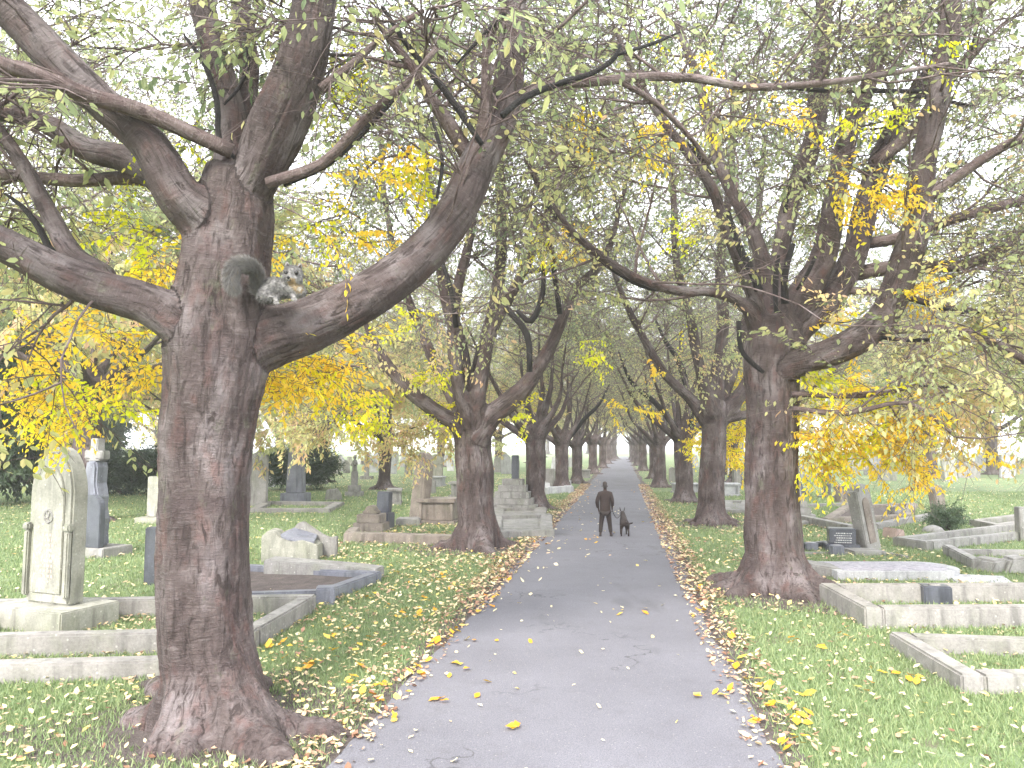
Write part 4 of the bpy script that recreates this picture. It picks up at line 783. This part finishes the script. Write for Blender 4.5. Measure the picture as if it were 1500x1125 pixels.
p = G(1435,852); k=p[1]/F; o = solid('flat_slab', out('flat', 78*k, 7*k), .45, S_WHITE, None, .02); o.location=(p[0],p[1],-.02); o.rotation_euler=(.06,0,-.28); tag(o,'white slab lying in grass right of the rounded lilac grave','fallen stone')
plot([(1215,882),(1276,918),(1640,916),(1560,880)], .16, .19, S_CONC, 'large pale kerbed grave just right of the broad trunk, blue vase inside')
p = G(1370,884); k=p[1]/F; r=empty('vase_block',(p[0],p[1],0),-.15,'dark blue square flower vase inside the large pale kerbed grave','vase'); box('body',0,0,-.02,38*k,.2,26*k+.02,S_DARK,r); b=Buf(); tube(b,[[0,0,26*k+.001],[0,0,26*k+.008]],[.06]*2,14); link('flower_holder',b.mesh('flower_holder'),S_GREY,r)
plot([(1322,952),(1418,1012),(1720,1010),(1600,962)], .15, .13, S_CONC, 'nearest kerbed grave at the lower right corner')
r = empty('grave_kerb', tuple(G(1410,820)*[1,1,0]), 0, 'grey kerb slanting down toward broken stones at the right edge', 'grave kerb'); bar(r, G(1388,812), G(1432,836), .14, .15, S_GREY); bar(r, G(1400,814), G(1540,816), .13, .10, S_GREY)
for (x,y,w_,h_,lb,ya) in ((1452,836,46,20,'broken rounded lump of grey stone at the right edge',.3),(1492,838,50,24,'second broken stone lump, farthest right',-.2)):
    p=G(x,y); k=p[1]/F; o = solid('broken_stone', [(-w_/2*k,-.02),(w_/2*k,-.02),(w_*.42*k,h_*.6*k),(w_*.1*k,h_*k),(-w_*.3*k,h_*.85*k)], .35, S_GREY, None, .03); o.location=(p[0],p[1],0); o.rotation_euler=(0,0,ya); tag(o, lb, 'broken stone')
plot([(1430,772),(1462,779),(1530,768),(1500,762)], .2, .15, S_CONC, 'small pale kerb set near the right edge beyond the bush')
stone(1499, 792, 14, 50, 'flat', S_GREY, 'grey upright stone cut by the right edge of the picture', th=.2)
# beyond, between R1 and R2
chest(1066, 726, 34, 18, S_WHITE, 'white bench shaped tomb seen between the first two right trunks')
chest(1080, 714, 12, 34, S_GREY, 'narrow tall tomb behind the white bench shaped one')
chest(1005, 722, 40, 14, S_WHITE, 'pale low tomb right of the third right trunk', yaw=10)
plot([(1062,752),(1092,752),(1094,738),(1066,738)], .3, .10, S_GREY, 'flat grey kerbed grave between the first two right trunks', fill=S_GREY)
stone(985, 706, 10, 22, 'round', S_GREY, 'small round topped headstone right of the third right trunk', th=.2)
# distant stones
rng = np.random.default_rng(77); dd_ = {}
spots = [(386,682),(404,680),(470,683),(484,681),(500,684),(512,682),(526,680),(540,684),(552,682),(566,686),(578,681),(590,684),(604,688),(618,682),(645,684),(660,690),(730,692),(738,686),(812,690),(836,684),
         (1004,690),(1020,684),(1068,688),(1082,684),(1180,700),(1262,690),(1272,696),(1285,703),(1291,698),(1302,704),(1318,692),(1340,688),(1392,705),(1412,700),(1440,690),(1462,694),(1482,688),(60,690),(150,688),(168,684),(194,686),(380,690),(462,690),(492,694),(508,693),(548,692),(560,697),(574,694),(598,696),(640,700),(655,684),(742,694),(756,690),(822,694),(1012,697),(1074,696),(1190,690),(1200,697),(1222,688),(1250,694),(1310,684),(1352,696),(1428,700),(1452,686),(1475,700),(1492,694),(1368,690),(46,696),(205,692)]
protos = {}
for i, (x, y) in enumerate(spots):
    st_ = ['round','gothic','flat','shoulder'][rng.integers(4)]; mt = [S_WHITE,S_WHITE,S_GREY,S_PALE][rng.integers(4)]; key=(st_,mt.name)
    p = G(x, y); 
    if key not in protos:
        me = solid('tmp', out(st_, .6, 1.15), .14, mt, None, .02); protos[key] = me.data; bpy.data.objects.remove(me)
    o = bpy.data.objects.new('headstone', protos[key]); COL.objects.link(o); o.location = (p[0],p[1],-.04); s = rng.uniform(.7,1.25); o.scale = (s,s,s); o.rotation_euler = (R_(rng.normal(0,3)), R_(rng.normal(0,4)), BASE_YAW+rng.normal(0,.25))
    side = 'left' if x < 900 else 'right'
    col = {'white_marble':'white','grey_stone':'grey','limestone':'cream'}[mt.name]
    tag(o, 'small distant %s headstone far across the %s lawn'%(col, side), 'headstone', 'distant %s headstones on the %s lawn'%(col, side))
# ------------------------------------------------------------------ person, dog, leash
def skin(name, V, E, mat, parent, root=0, sub=2):
    me = bpy.data.meshes.new(name); me.from_pydata([v[0] for v in V], E, []); o = bpy.data.objects.new('tmp', me); COL.objects.link(o)
    m = o.modifiers.new('s','SKIN'); m.use_smooth_shade = True; s = o.modifiers.new('u','SUBSURF'); s.levels = sub; s.render_levels = sub
    for i, v in enumerate(V): r = v[1]; me.skin_vertices[0].data[i].radius = (r, r) if np.isscalar(r) else r; me.skin_vertices[0].data[i].use_root = (i == root)
    dg = bpy.context.evaluated_depsgraph_get(); m2 = bpy.data.meshes.new_from_object(o.evaluated_get(dg)); bpy.data.objects.remove(o); m2.name = name
    for p in m2.polygons: p.use_smooth = True
    m2.materials.clear(); return link(name, m2, mat, parent)
def plain(name, c, rough=.8, sc=20, var=.3):
    m, nt, b, _ = newmat(name); tc = nt.nodes.new('ShaderNodeTexCoord').outputs['Object']; n = noi(nt, tc, sc, 4, .6)
    nt.links.new(ramp(nt, n, [(.3, tuple(x*(1-var) for x in c)), (.7, tuple(x*(1+var) for x in c))]), b.inputs[0]); b.inputs['Roughness'].default_value = rough; bump(nt, b, n, .3, .01); return m
COAT = plain('brown_cloth', (.022,.012,.010)); TROU = plain('dark_trousers', (.018,.011,.010)); SKIN = plain('skin', (.045,.024,.019)); HAIR = plain('dark_hair', (.022,.015,.013), .6, 60); SHOE = plain('shoe', (.02,.015,.014), .5)
pp = G(887,786.5); PS = 80*pp[1]/F/1.76
per = empty('person', (pp[0],pp[1],0), BASE_YAW, 'person in dark brown coat and trousers walking away along the path', 'person'); per.scale = (PS,)*3
V = [((0,0,.86),(.15,.10)),((0,0,1.02),(.135,.095)),((0,.01,1.2),(.155,.10)),((0,.01,1.36),(.13,.085)),((0,.0,1.47),.055),((0,.012,1.54),.058),((-.005,.02,1.60),(.075,.09)),((-.005,.015,1.68),(.073,.085)),
     ((-.09,0,.80),.09),((-.13,.03,.46),.06),((-.16,-.02,.09),.04),((-.17,.09,.04),.034),
     ((.09,0,.80),.09),((.13,.01,.46),.06),((.17,.03,.09),.04),((.185,.14,.04),.034),
     ((-.17,0,1.36),.055),((-.25,-.03,1.10),.043),((-.215,.05,.88),.028),((-.205,.07,.80),.030),
     ((.17,0,1.36),.055),((.22,-.03,1.12),.043),((.215,.09,.92),.028),((.22,.13,.86),.030), ((-.005,.115,1.59),.014)]
E = [(0,1),(1,2),(2,3),(3,4),(4,5),(5,6),(6,7),(0,8),(8,9),(9,10),(10,11),(0,12),(12,13),(13,14),(14,15),(3,16),(16,17),(17,18),(18,19),(3,20),(20,21),(21,22),(22,23),(6,24)]
def fingers(idx, sx, curl):
    hp = np.array(V[idx][0])
    for f, (off, ln) in enumerate(((-.024,.062),(-.008,.074),(.008,.07),(.024,.055))):
        b0 = len(V); p0 = hp+np.array([0,off,-.022]); p1 = p0+np.array([0,.0,-ln*.55]); p2 = p1+np.array([-sx*ln*.4*curl,.008,-ln*.4*(1-.5*curl)])
        V.extend([(tuple(p0),.009),(tuple(p1),.008),(tuple(p2),.006)]); E.extend([(idx,b0),(b0,b0+1),(b0+1,b0+2)])
    b0 = len(V); V.extend([(tuple(hp+np.array([-sx*.006,.034,.0])),.011),(tuple(hp+np.array([-sx*.012,.052,-.03])),.008)]); E.extend([(idx,b0),(b0,b0+1)])
fingers(19, -1, .5); fingers(23, 1, 1.)
skin('body', V, E, SKIN, per, 0, 1)
Vc = [((0,0,.72),(.19,.135)),((0,0,.95),(.185,.13)),((0,.01,1.2),(.19,.13)),((0,.01,1.36),(.155,.10)),((0,.005,1.47),.075),((-.18,0,1.36),.075),((-.265,-.03,1.10),.068),((-.225,.04,.89),.050),((.18,0,1.36),.075),((.232,-.03,1.12),.066),((.22,.08,.94),.048)]
skin('coat', Vc, [(0,1),(1,2),(2,3),(3,4),(3,5),(5,6),(6,7),(3,8),(8,9),(9,10)], COAT, per, 1, 2)
Vt = [((0,0,.84),(.16,.12)),((-.09,0,.76),.105),((-.13,.03,.46),.078),((-.16,-.02,.12),.062),((.09,0,.76),.105),((.13,.01,.46),.078),((.17,.03,.12),.062)]
skin('trousers', Vt, [(0,1),(1,2),(2,3),(0,4),(4,5),(5,6)], TROU, per, 0, 2)
skin('hair', [((0,-.02,1.50),(.05,.04)),((0,-.03,1.60),(.092,.08)),((0,.0,1.69),(.092,.10)),((.05,-.04,1.60),(.05,.05)),((-.03,.0,1.755),.04)], [(0,1),(1,2),(1,3),(2,4)], HAIR, per, 1, 2)
for sx, x, y in ((-1,-.165,.03),(1,.178,.08)): skin('shoe', [((x,y-.07,.045),(.05,.045)),((x,y+.03,.05),(.052,.05)),((x+sx*.01,y+.14,.035),(.047,.033))], [(0,1),(1,2)], SHOE, per, 0, 2)
for sx in (-1,1): skin('ear', [((sx*.082-.005,.01,1.585),(.012,.02)),((sx*.09-.005,.0,1.62),(.012,.02))], [(0,1)], SKIN, per, 0, 1)
dp = G(914.5,785); DS = .46/.62; dog = empty('dog', (dp[0],dp[1],0), BASE_YAW+R_(5), 'dark prick eared dog on a lead beside the person', 'dog'); dog.scale = (DS,)*3
V = [((0,-.16,.34),(.085,.10)),((0,0,.38),(.085,.11)),((0,.14,.40),(.09,.12)),((-.01,.20,.50),.066),((-.02,.25,.56),.062),((-.02,.31,.555),.047),((-.02,.40,.525),.026),
     ((-.075,-.19,.28),.055),((-.085,-.15,.19),.034),((-.088,-.235,.12),.021),((-.09,-.21,.03),.020),((-.09,-.17,.015),.020),
     ((.075,-.19,.28),.055),((.085,-.14,.19),.034),((.088,-.225,.12),.021),((.09,-.20,.03),.020),((.09,-.16,.015),.020),
     ((-.065,.18,.26),.042),((-.07,.17,.14),.024),((-.07,.18,.03),.019),((-.07,.215,.015),.02),((.065,.18,.26),.042),((.07,.19,.14),.024),((.07,.19,.03),.019),((.07,.225,.015),.02),
     ((.03,-.24,.36),.026),((.10,-.30,.33),.022),((.19,-.33,.36),.017)]
E = [(0,1),(1,2),(2,3),(3,4),(4,5),(5,6),(0,7),(7,8),(8,9),(9,10),(10,11),(0,12),(12,13),(13,14),(14,15),(15,16),(2,17),(17,18),(18,19),(19,20),(2,21),(21,22),(22,23),(23,24),(0,25),(25,26),(26,27)]
FURD = plain('dark_fur', (.020,.012,.010), .8, 40); skin('body', V, E, FURD, dog, 1, 2)
for sx in (-1,1): skin('ear', [((-.02+sx*.038,.255,.59),(.028,.012)),((-.02+sx*.055,.25,.65),(.024,.009)),((-.02+sx*.064,.25,.70),(.007,.005))], [(0,1),(1,2)], FURD, dog, 0, 1)
b = Buf(); a = np.linspace(0,2*math.pi,17); tube(b, np.stack([-.012+.066*np.cos(a),   .215+.055*np.sin(a), .50-.03*np.sin(a)],-1), np.full(17,.008), 6); link('collar', b.mesh('collar'), SHOE, dog)
bpy.context.view_layer.update()
hA = per.matrix_world @ Vector((.215,.14,.84)); hB = dog.matrix_world @ Vector((-.075,.21,.505))
P = [np.array(hA)*(1-t)+np.array(hB)*t+np.array([0,0,-.10*math.sin(math.pi*t)]) for t in np.linspace(0,1,12)]
b = Buf(); tube(b, P, np.full(12,.006), 6); o = link('dog_lead', b.mesh('dog_lead'), SHOE); tag(o, 'thin dark lead sagging between the hand and the dog', 'lead')
# ------------------------------------------------------------------ squirrel
FUR = leaf_mat('squirrel_fur', [(0,(.02,.02,.02)), (.35,(.085,.081,.078)), (.6,(.19,.182,.175)), (.75,(.20,.15,.09)), (.88,(.24,.17,.085)), (1,(.34,.325,.30))], .0)
s0 = D(400,440,4.42); sq = empty('squirrel', s0, 0, 'grey squirrel with a curled bushy tail sitting in the tree fork', 'squirrel'); k = 4.42/F
def L_(px, py, dd=0.): return D(px, py, 4.42+dd)-s0
def ball(b, c, r):
    u = np.linspace(0,math.pi,10)[1:-1]; 
    P = np.array([[0,0,-math.cos(t)] for t in np.linspace(.08,math.pi-.08,9)])*r[2]+c; rr = np.sin(np.linspace(.08,math.pi-.08,9))
    T = np.arange(14)/14*2*math.pi; V = np.array([[c[0]+r[0]*q*math.cos(t), c[1]+r[1]*q*math.sin(t), p[2]] for p,q in zip(P,rr) for t in T]); i=np.arange(8)[:,None]*14; j=np.arange(14)[None,:]; j2=(j+1)%14
    V = np.vstack([V,P[0],P[-1]]); jj=np.arange(14)
    b.add(V, np.stack([i+j,i+j2,i+14+j2,i+14+j],-1).reshape(-1,4), np.vstack([np.stack([np.full(14,126),(jj+1)%14,jj],-1), np.stack([np.full(14,127),112+jj,112+(jj+1)%14],-1)]))
b = Buf()
for px,py,dd,rx,ry,rz_ in ((393,428,0,17,14,16),(404,422,0,19,14,17),(418,422,-.02,17,14,15),(431,424,-.035,16,14,13),(429,411,-.04,13,12,12),(429.5,401.5,-.055,15,13,13),(424,408,-.082,8.5,9,7.5),(435,409,-.075,9,8,8),(440,427,-.03,9,10,9),(388,434,-.03,12,10,10),(400,437,-.05,12,9,6),(431,433,-.06,5,6,5)):
    ball(b, L_(px,py,dd), np.array([rx,ry,rz_])*k)
def rm(b, vox, it, name):
    me = b.mesh(name); o = bpy.data.objects.new('tmp', me); COL.objects.link(o); md = o.modifiers.new('r','REMESH'); md.mode='VOXEL'; md.voxel_size=vox; md.use_smooth_shade=True; ms=o.modifiers.new('s','SMOOTH'); ms.iterations=it; ms.factor=.6
    m2 = bpy.data.meshes.new_from_object(o.evaluated_get(bpy.context.evaluated_depsgraph_get())); bpy.data.objects.remove(o); m2.name=name; m2.materials.clear(); return m2
def fur(me, name, parent, n, ln, colf, seed, flow=None):
    nv = len(me.vertices); Vv = np.empty(nv*3,np.float32); me.vertices.foreach_get('co',Vv); Vv=Vv.reshape(-1,3).astype(float); Nn=np.empty(nv*3,np.float32); me.vertices.foreach_get('normal',Nn); Nn=Nn.reshape(-1,3)
    a = me.attributes.new('rnd','FLOAT','POINT'); a.data.foreach_set('value', np.array([colf(v) for v in Vv],np.float32))
    rng=np.random.default_rng(seed); idx=rng.integers(0,nv,n); b=Buf(); P=Vv[idx]+rng.normal(0,.001,(n,3)); N=Nn[idx]; d=N*.55+(flow(P) if flow is not None else np.array([-.5,0,-.3]))+rng.normal(0,.22,(n,3)); d/=np.linalg.norm(d,axis=1)[:,None]
    s=np.cross(d,rng.normal(0,1,(n,3))); s/=np.linalg.norm(s,axis=1)[:,None]; L=ln*rng.uniform(.5,1.2,(n,1)); W=np.stack([P+s*.0011,P-s*.0011,P+d*L],1).reshape(-1,3)
    c=np.repeat(np.clip(np.array([colf(v) for v in P])+rng.normal(0,.09,n)*np.array([1 if colf(v)<.7 else .25 for v in P]),0,1),3); b.add(W,f3=np.arange(n*3).reshape(-1,3),c=c); return link(name,b.mesh(name,False),FUR,parent)
def bodyc(v):
    q = (v+s0); X = 750+F*(q[0])/q[1]; Y = YH-F*(q[2]-CH)/q[1]
    n_ = mnoise.noise(Vector(v*90))*.35
    w1 = math.exp(-((X-434)**2+(Y-421)**2)/50)+n_*.4; w2 = math.exp(-(((X-422.5)/6.5)**2+((Y-411)/9)**2))+n_*.4
    return min(.97, .41+.08*n_+.55*min(1,w1*1.2)+.42*min(1,w2*1.25))
bm_ = rm(b, .004, 12, 'body'); link('body', bm_, FUR, sq); fur(bm_, 'fur', sq, 9000, .013, bodyc, 1)
tp = [L_(381,430,.0),L_(375,422,-.02),L_(376,404,-.05),L_(366,391,-.09),L_(351,388,-.10),L_(340,399,-.12),L_(339,415,-.12),L_(345,426,-.11)]
b = Buf(); TP = spline(tp, 26); tube(b, TP, np.interp(np.linspace(0,1,26),[0,.15,.4,.7,.9,1],np.array([5,6,9,9,7,3])*k), 12)
tm_ = rm(b, .005, 3, 'tail'); link('tail', tm_, FUR, sq)
TT = np.gradient(TP,axis=0); TT/=np.linalg.norm(TT,axis=1)[:,None]
def tflow(P): i=np.argmin(((P[:,None,:]-TP[None])**2).sum(-1),1); return TT[i]*.9
fur(tm_, 'tail_fur', sq, 16000, .042, lambda v: .52, 2, tflow)
BLK = plain('black_eye', (.006,.005,.005), .15)
def dot(name, px, py, dd, r, mat, sq_=(1,1,1)):
    b=Buf(); ball(b, L_(px,py,dd), np.array([r*sq_[0],r*sq_[1],r*sq_[2]])*k); return link(name,b.mesh(name),mat,sq)
dot('eye',419.0,399.5,-.104,2.6,BLK); dot('eye',434.2,399.5,-.112,3.1,BLK); dot('nose',422.3,406.5,-.119,2.2,BLK); dot('mouth',423.0,411.0,-.117,2.0,BLK,(1.3,.6,.45))
for (x,y,tx) in ((422,392,420.5),(438,394,440)):
    b=Buf(); tube(b,[L_(x,y,-.045),L_((x+tx)/2,y-3,-.048),L_(tx,y-6,-.046),L_(tx,y-8.5,-.045)],np.array([3.2,4.2,3.0,.6])*k,8); e=link('ear',b.mesh('ear'),FUR,sq); b=Buf(); tube(b,[L_(x,y-1,-.062),L_((x+tx)/2,y-3.5,-.064),L_(tx,y-6,-.060)],np.array([1.2,1.9,.8])*k,8); link('inner_ear',b.mesh('inner_ear'),FURD,e)
for (x,y,dd) in ((405,442,-.095),(431,437,-.10)):
    b=Buf(); tube(b,[L_(x-3,y-5,dd+.03),L_(x,y-1,dd),L_(x+1.5,y,dd-.008)],np.array([3.5,3.2,2.4])*k,8)
    for f_ in range(4): 
        q=(f_-1.5); tube(b,[L_(x+q*1.4,y,dd-.005),L_(x+q*2.2,y+2.2,dd-.018),L_(x+q*2.5,y+(5.2 if f_ in (1,2) else 4.2),dd-.02)],np.array([1.0,.85,.35])*k,6)
    tube(b,[L_(x-2.5,y-1,dd-.0),L_(x-5,y+1.5,dd-.012)],np.array([1.0,.5])*k,6); link('paw',b.mesh('paw'),FUR,sq)
b=Buf()
for sx,(mx,my) in ((-1,(419,406)),(1,(427,407))):
    for q in (-1,0,1): tube(b,[L_(mx,my,-.105),L_(mx+sx*5,my-1+q*1.8,-.11),L_(mx+sx*9,my+q*3.5,-.10)],[.0006,.0005,.0002],4)
link('whiskers',b.mesh('whiskers'),S_WHITE,sq)
# ------------------------------------------------------------------ fallen leaves and grass
def lat_of(P): return P[:,0]*PN[0]+P[:,1]*PN[1]
rng = np.random.default_rng(100); pts=[]; cs=[]; sz=[]
def scatter(n, s0_, s1, l0, l1, cm, cv, pw=1.4):
    s = s0_+(s1-s0_)*rng.uniform(0,1,n)**pw; l = rng.uniform(l0,l1,n); P = PD[None]*s[:,None]+PN[None]*l[:,None]
    m = np.array([mnoise.noise((p[0]*.9,p[1]*.9,3.3))*.8+mnoise.noise((p[0]*3.1,p[1]*3.1,8.3))*.9+.3 > rng.uniform(-.5,.7) for p in P]); P=P[m]; pts.append(P); cs.append(np.clip(rng.normal(cm,cv,len(P)),0,.86)); sz.append(rng.uniform(.026,.075,len(P))*(1-.25*(P[:,1]<8)))
scatter(13000, 3,24, LE-3.4, LE-.05, .54,.25); scatter(7000, 3,34, LE-.35, LE+.10, .34,.26, 1.); scatter(3000, 22,70, LE-5, LE, .5,.18,1); scatter(14000, 6,45, LE-18, LE-3, .66,.14,1.2)
scatter(6500, 3,24, RE+.05, RE+3.6, .54,.25); scatter(6000, 3,34, RE-.15, RE+.30, .34,.26,1.); scatter(2000, 22,70, RE, RE+5, .5,.18,1); scatter(9000, 6,45, RE+3.2, RE+18, .6,.18,1.2)
scatter(150, 3,22, LE+.1, RE-.1, .7,.12,1.); scatter(150, 3,40, LE, LE+.5, .6,.15,1.)
# bright orange and amber ones along both edges and on the path
for (x,y,n_,sp) in ((745,850,4,8),(720,875,4,8),(700,890,3,8),(660,930,5,12),(640,950,5,10),(610,985,6,14),(575,1010,6,14),(545,1030,6,14),(800,795,5,6),(840,745,5,6),(860,730,6,6),(770,825,3,6),(690,942,2,4),(668,978,5,14),(640,1028,3,8),(728,943,1,2),(778,945,1,2),(697,1022,1,2),(715,1003,1,2),(755,1010,1,2),(757,1068,3,5),(575,1062,3,6),
    (1022,868,6,8),(1028,900,4,6),(1065,935,3,6),(1085,975,6,10),(1110,1005,5,10),(1140,1040,6,12),(1165,1060,6,12),(1175,1085,4,8),(1146,1100,3,6),(1022,1029,2,4),(1068,1020,4,8),(1105,1062,3,6),(970,780,5,6),(958,765,4,5),(1160,942,3,5),(1200,952,3,5),(1238,933,2,5),(1172,1025,2,5),(1265,1010,4,8),(1335,1000,4,8),(1302,988,2,5),(925,722,3,3),
    (650,855,8,14),(600,910,8,14),(550,880,5,14),(490,930,7,12),(410,955,7,12),(450,980,8,14),(515,998,5,10),(860,790,3,6),(870,787,3,6),(905,898,2,6),(945,896,2,6),(610,890,8,24),(520,940,8,26)):
    for _ in range(n_): pts.append(G(x+rng.normal(0,sp),y+rng.normal(0,sp*.6))[None]); cs.append(np.array([rng.uniform(.86,1.)])); sz.append(np.array([rng.uniform(.05,.09)]))
P = np.concatenate(pts); C=np.concatenate(cs); S=np.concatenate(sz); lb = Buf(); n=len(P)
yaw=rng.uniform(0,6.28,n); onp=(lat_of(P)>LE)&(lat_of(P)<RE); zb=np.where(onp,.013,.022)+rng.uniform(0,.012,n); tl=rng.normal(0,.28,(n,2))
T_=np.array([[0,0],[.3,.24],[.68,.20],[1,0],[.68,-.20],[.3,-.24]]); zz=np.array([0,.09,.10,.14,.08,.11])
W = np.zeros((n,6,3)); wr = rng.uniform(.7,1.3,(n,1))
X = (T_[None,:,0]-.5)*S[:,None]; Yy = T_[None,:,1]*S[:,None]*wr*1.2; W[:,:,0]=P[:,0:1]+X*np.cos(yaw)[:,None]-Yy*np.sin(yaw)[:,None]; W[:,:,1]=P[:,1:2]+X*np.sin(yaw)[:,None]+Yy*np.cos(yaw)[:,None]
W[:,:,2]=zb[:,None]+zz[None]*S[:,None]*rng.uniform(.4,2.4,(n,1))+np.clip(X*tl[:,0:1]+Yy*tl[:,1:2],-.012,.03)
lb.add(W.reshape(-1,3), (np.array([[0,1,2,3],[0,3,4,5]])[None]+(np.arange(n)*6)[:,None,None]).reshape(-1,4), c=np.repeat(C,6)); o=link('fallen_leaves',lb.mesh('fallen_leaves',False),FALLEN); tag(o,'pale yellow, pink and orange fallen leaves over grass and path','fallen leaves',kind='stuff')
n=330000; dd=3.2*(28/3.2)**rng.uniform(0,1,n)**1.0; pxx=rng.uniform(-80,1580,n); x=(pxx-750)/F*dd; P=np.stack([x,dd,np.zeros(n)],-1); l=lat_of(P); edge=rng.uniform(0,.26,n)
m=((l<LE-edge)|(l>RE+edge)); 
P=P[m]; P=P[np.array([mnoise.noise((p[0]*1.3,p[1]*1.3,1.))*.9+mnoise.noise((p[0]*4.5,p[1]*4.5,5.))*.6 > rng.uniform(-1.1,-.12) for p in P])]; n=len(P)
for tb, rr in ((b1,.55),(br1,.75),(bl2,.7)):
    q=np.linalg.norm(P[:,:2]-tb[:2],axis=1); P=P[q>rr*rng.uniform(.7,1.25,len(P))]
n=len(P); h=rng.uniform(.018,.05,(n,1))*(1+P[:,1:2]*.03); a=rng.uniform(0,6.28,n); wd=(.0022+P[:,1]*.00055); s=np.stack([np.cos(a),np.sin(a),np.zeros(n)],-1)*wd[:,None]; tip=P+rng.normal(0,.4,(n,3))*h*[1,1,0]+h*[0,0,1]
b=Buf(); b.add(np.stack([P+s,P-s,tip],1).reshape(-1,3), f3=np.arange(n*3).reshape(-1,3), c=np.repeat(np.clip(rng.normal(.5,.25,n),0,1),3)); o=link('grass',b.mesh('grass',False),GRASSM); tag(o,'short green grass of the verge and lawn','grass',kind='stuff')

# ------------------------------------------------------------------ hazy autumn air
hm = bpy.data.materials.new('haze'); hm.use_nodes = True; nt = hm.node_tree; nt.nodes.clear(); ho = nt.nodes.new('ShaderNodeOutputMaterial'); hv = nt.nodes.new('ShaderNodeVolumePrincipled')
hv.inputs['Density'].default_value = .0017; hv.inputs['Color'].default_value = (.97,.97,1,1); hv.inputs['Anisotropy'].default_value = .3; nt.links.new(hv.outputs[0], ho.inputs['Volume'])
me = bpy.data.meshes.new('haze'); X0,X1,Y0,Y1,Z0,Z1 = -420,420,-80,620,-1.5,32
me.from_pydata([(x,y,z) for z in (Z0,Z1) for y in (Y0,Y1) for x in (X0,X1)], [], [(0,2,3,1),(4,5,7,6),(0,1,5,4),(2,6,7,3),(0,4,6,2),(1,3,7,5)]); o = link('haze', me, hm); tag(o, kind='stuff')
SC.cycles.volume_bounces = 1

for nm_, tb, rr in (('a',b1,.95),('b',br1,1.1),('c',bl2,1.15),('d',bq,1.1)):
    a = np.linspace(0,2*math.pi,64,endpoint=False); rng = np.random.default_rng(int(rr*100)+ord(nm_)); r_ = rr*(1+.14*np.sin(3*a+rng.uniform(0,6))+.10*np.sin(7*a+rng.uniform(0,6))+rng.uniform(-.05,.05,64))
    sheet('soil', [(tb[0]+q*math.cos(t), tb[1]+q*math.sin(t)) for q,t in zip(r_,a)], .0065, SOIL)
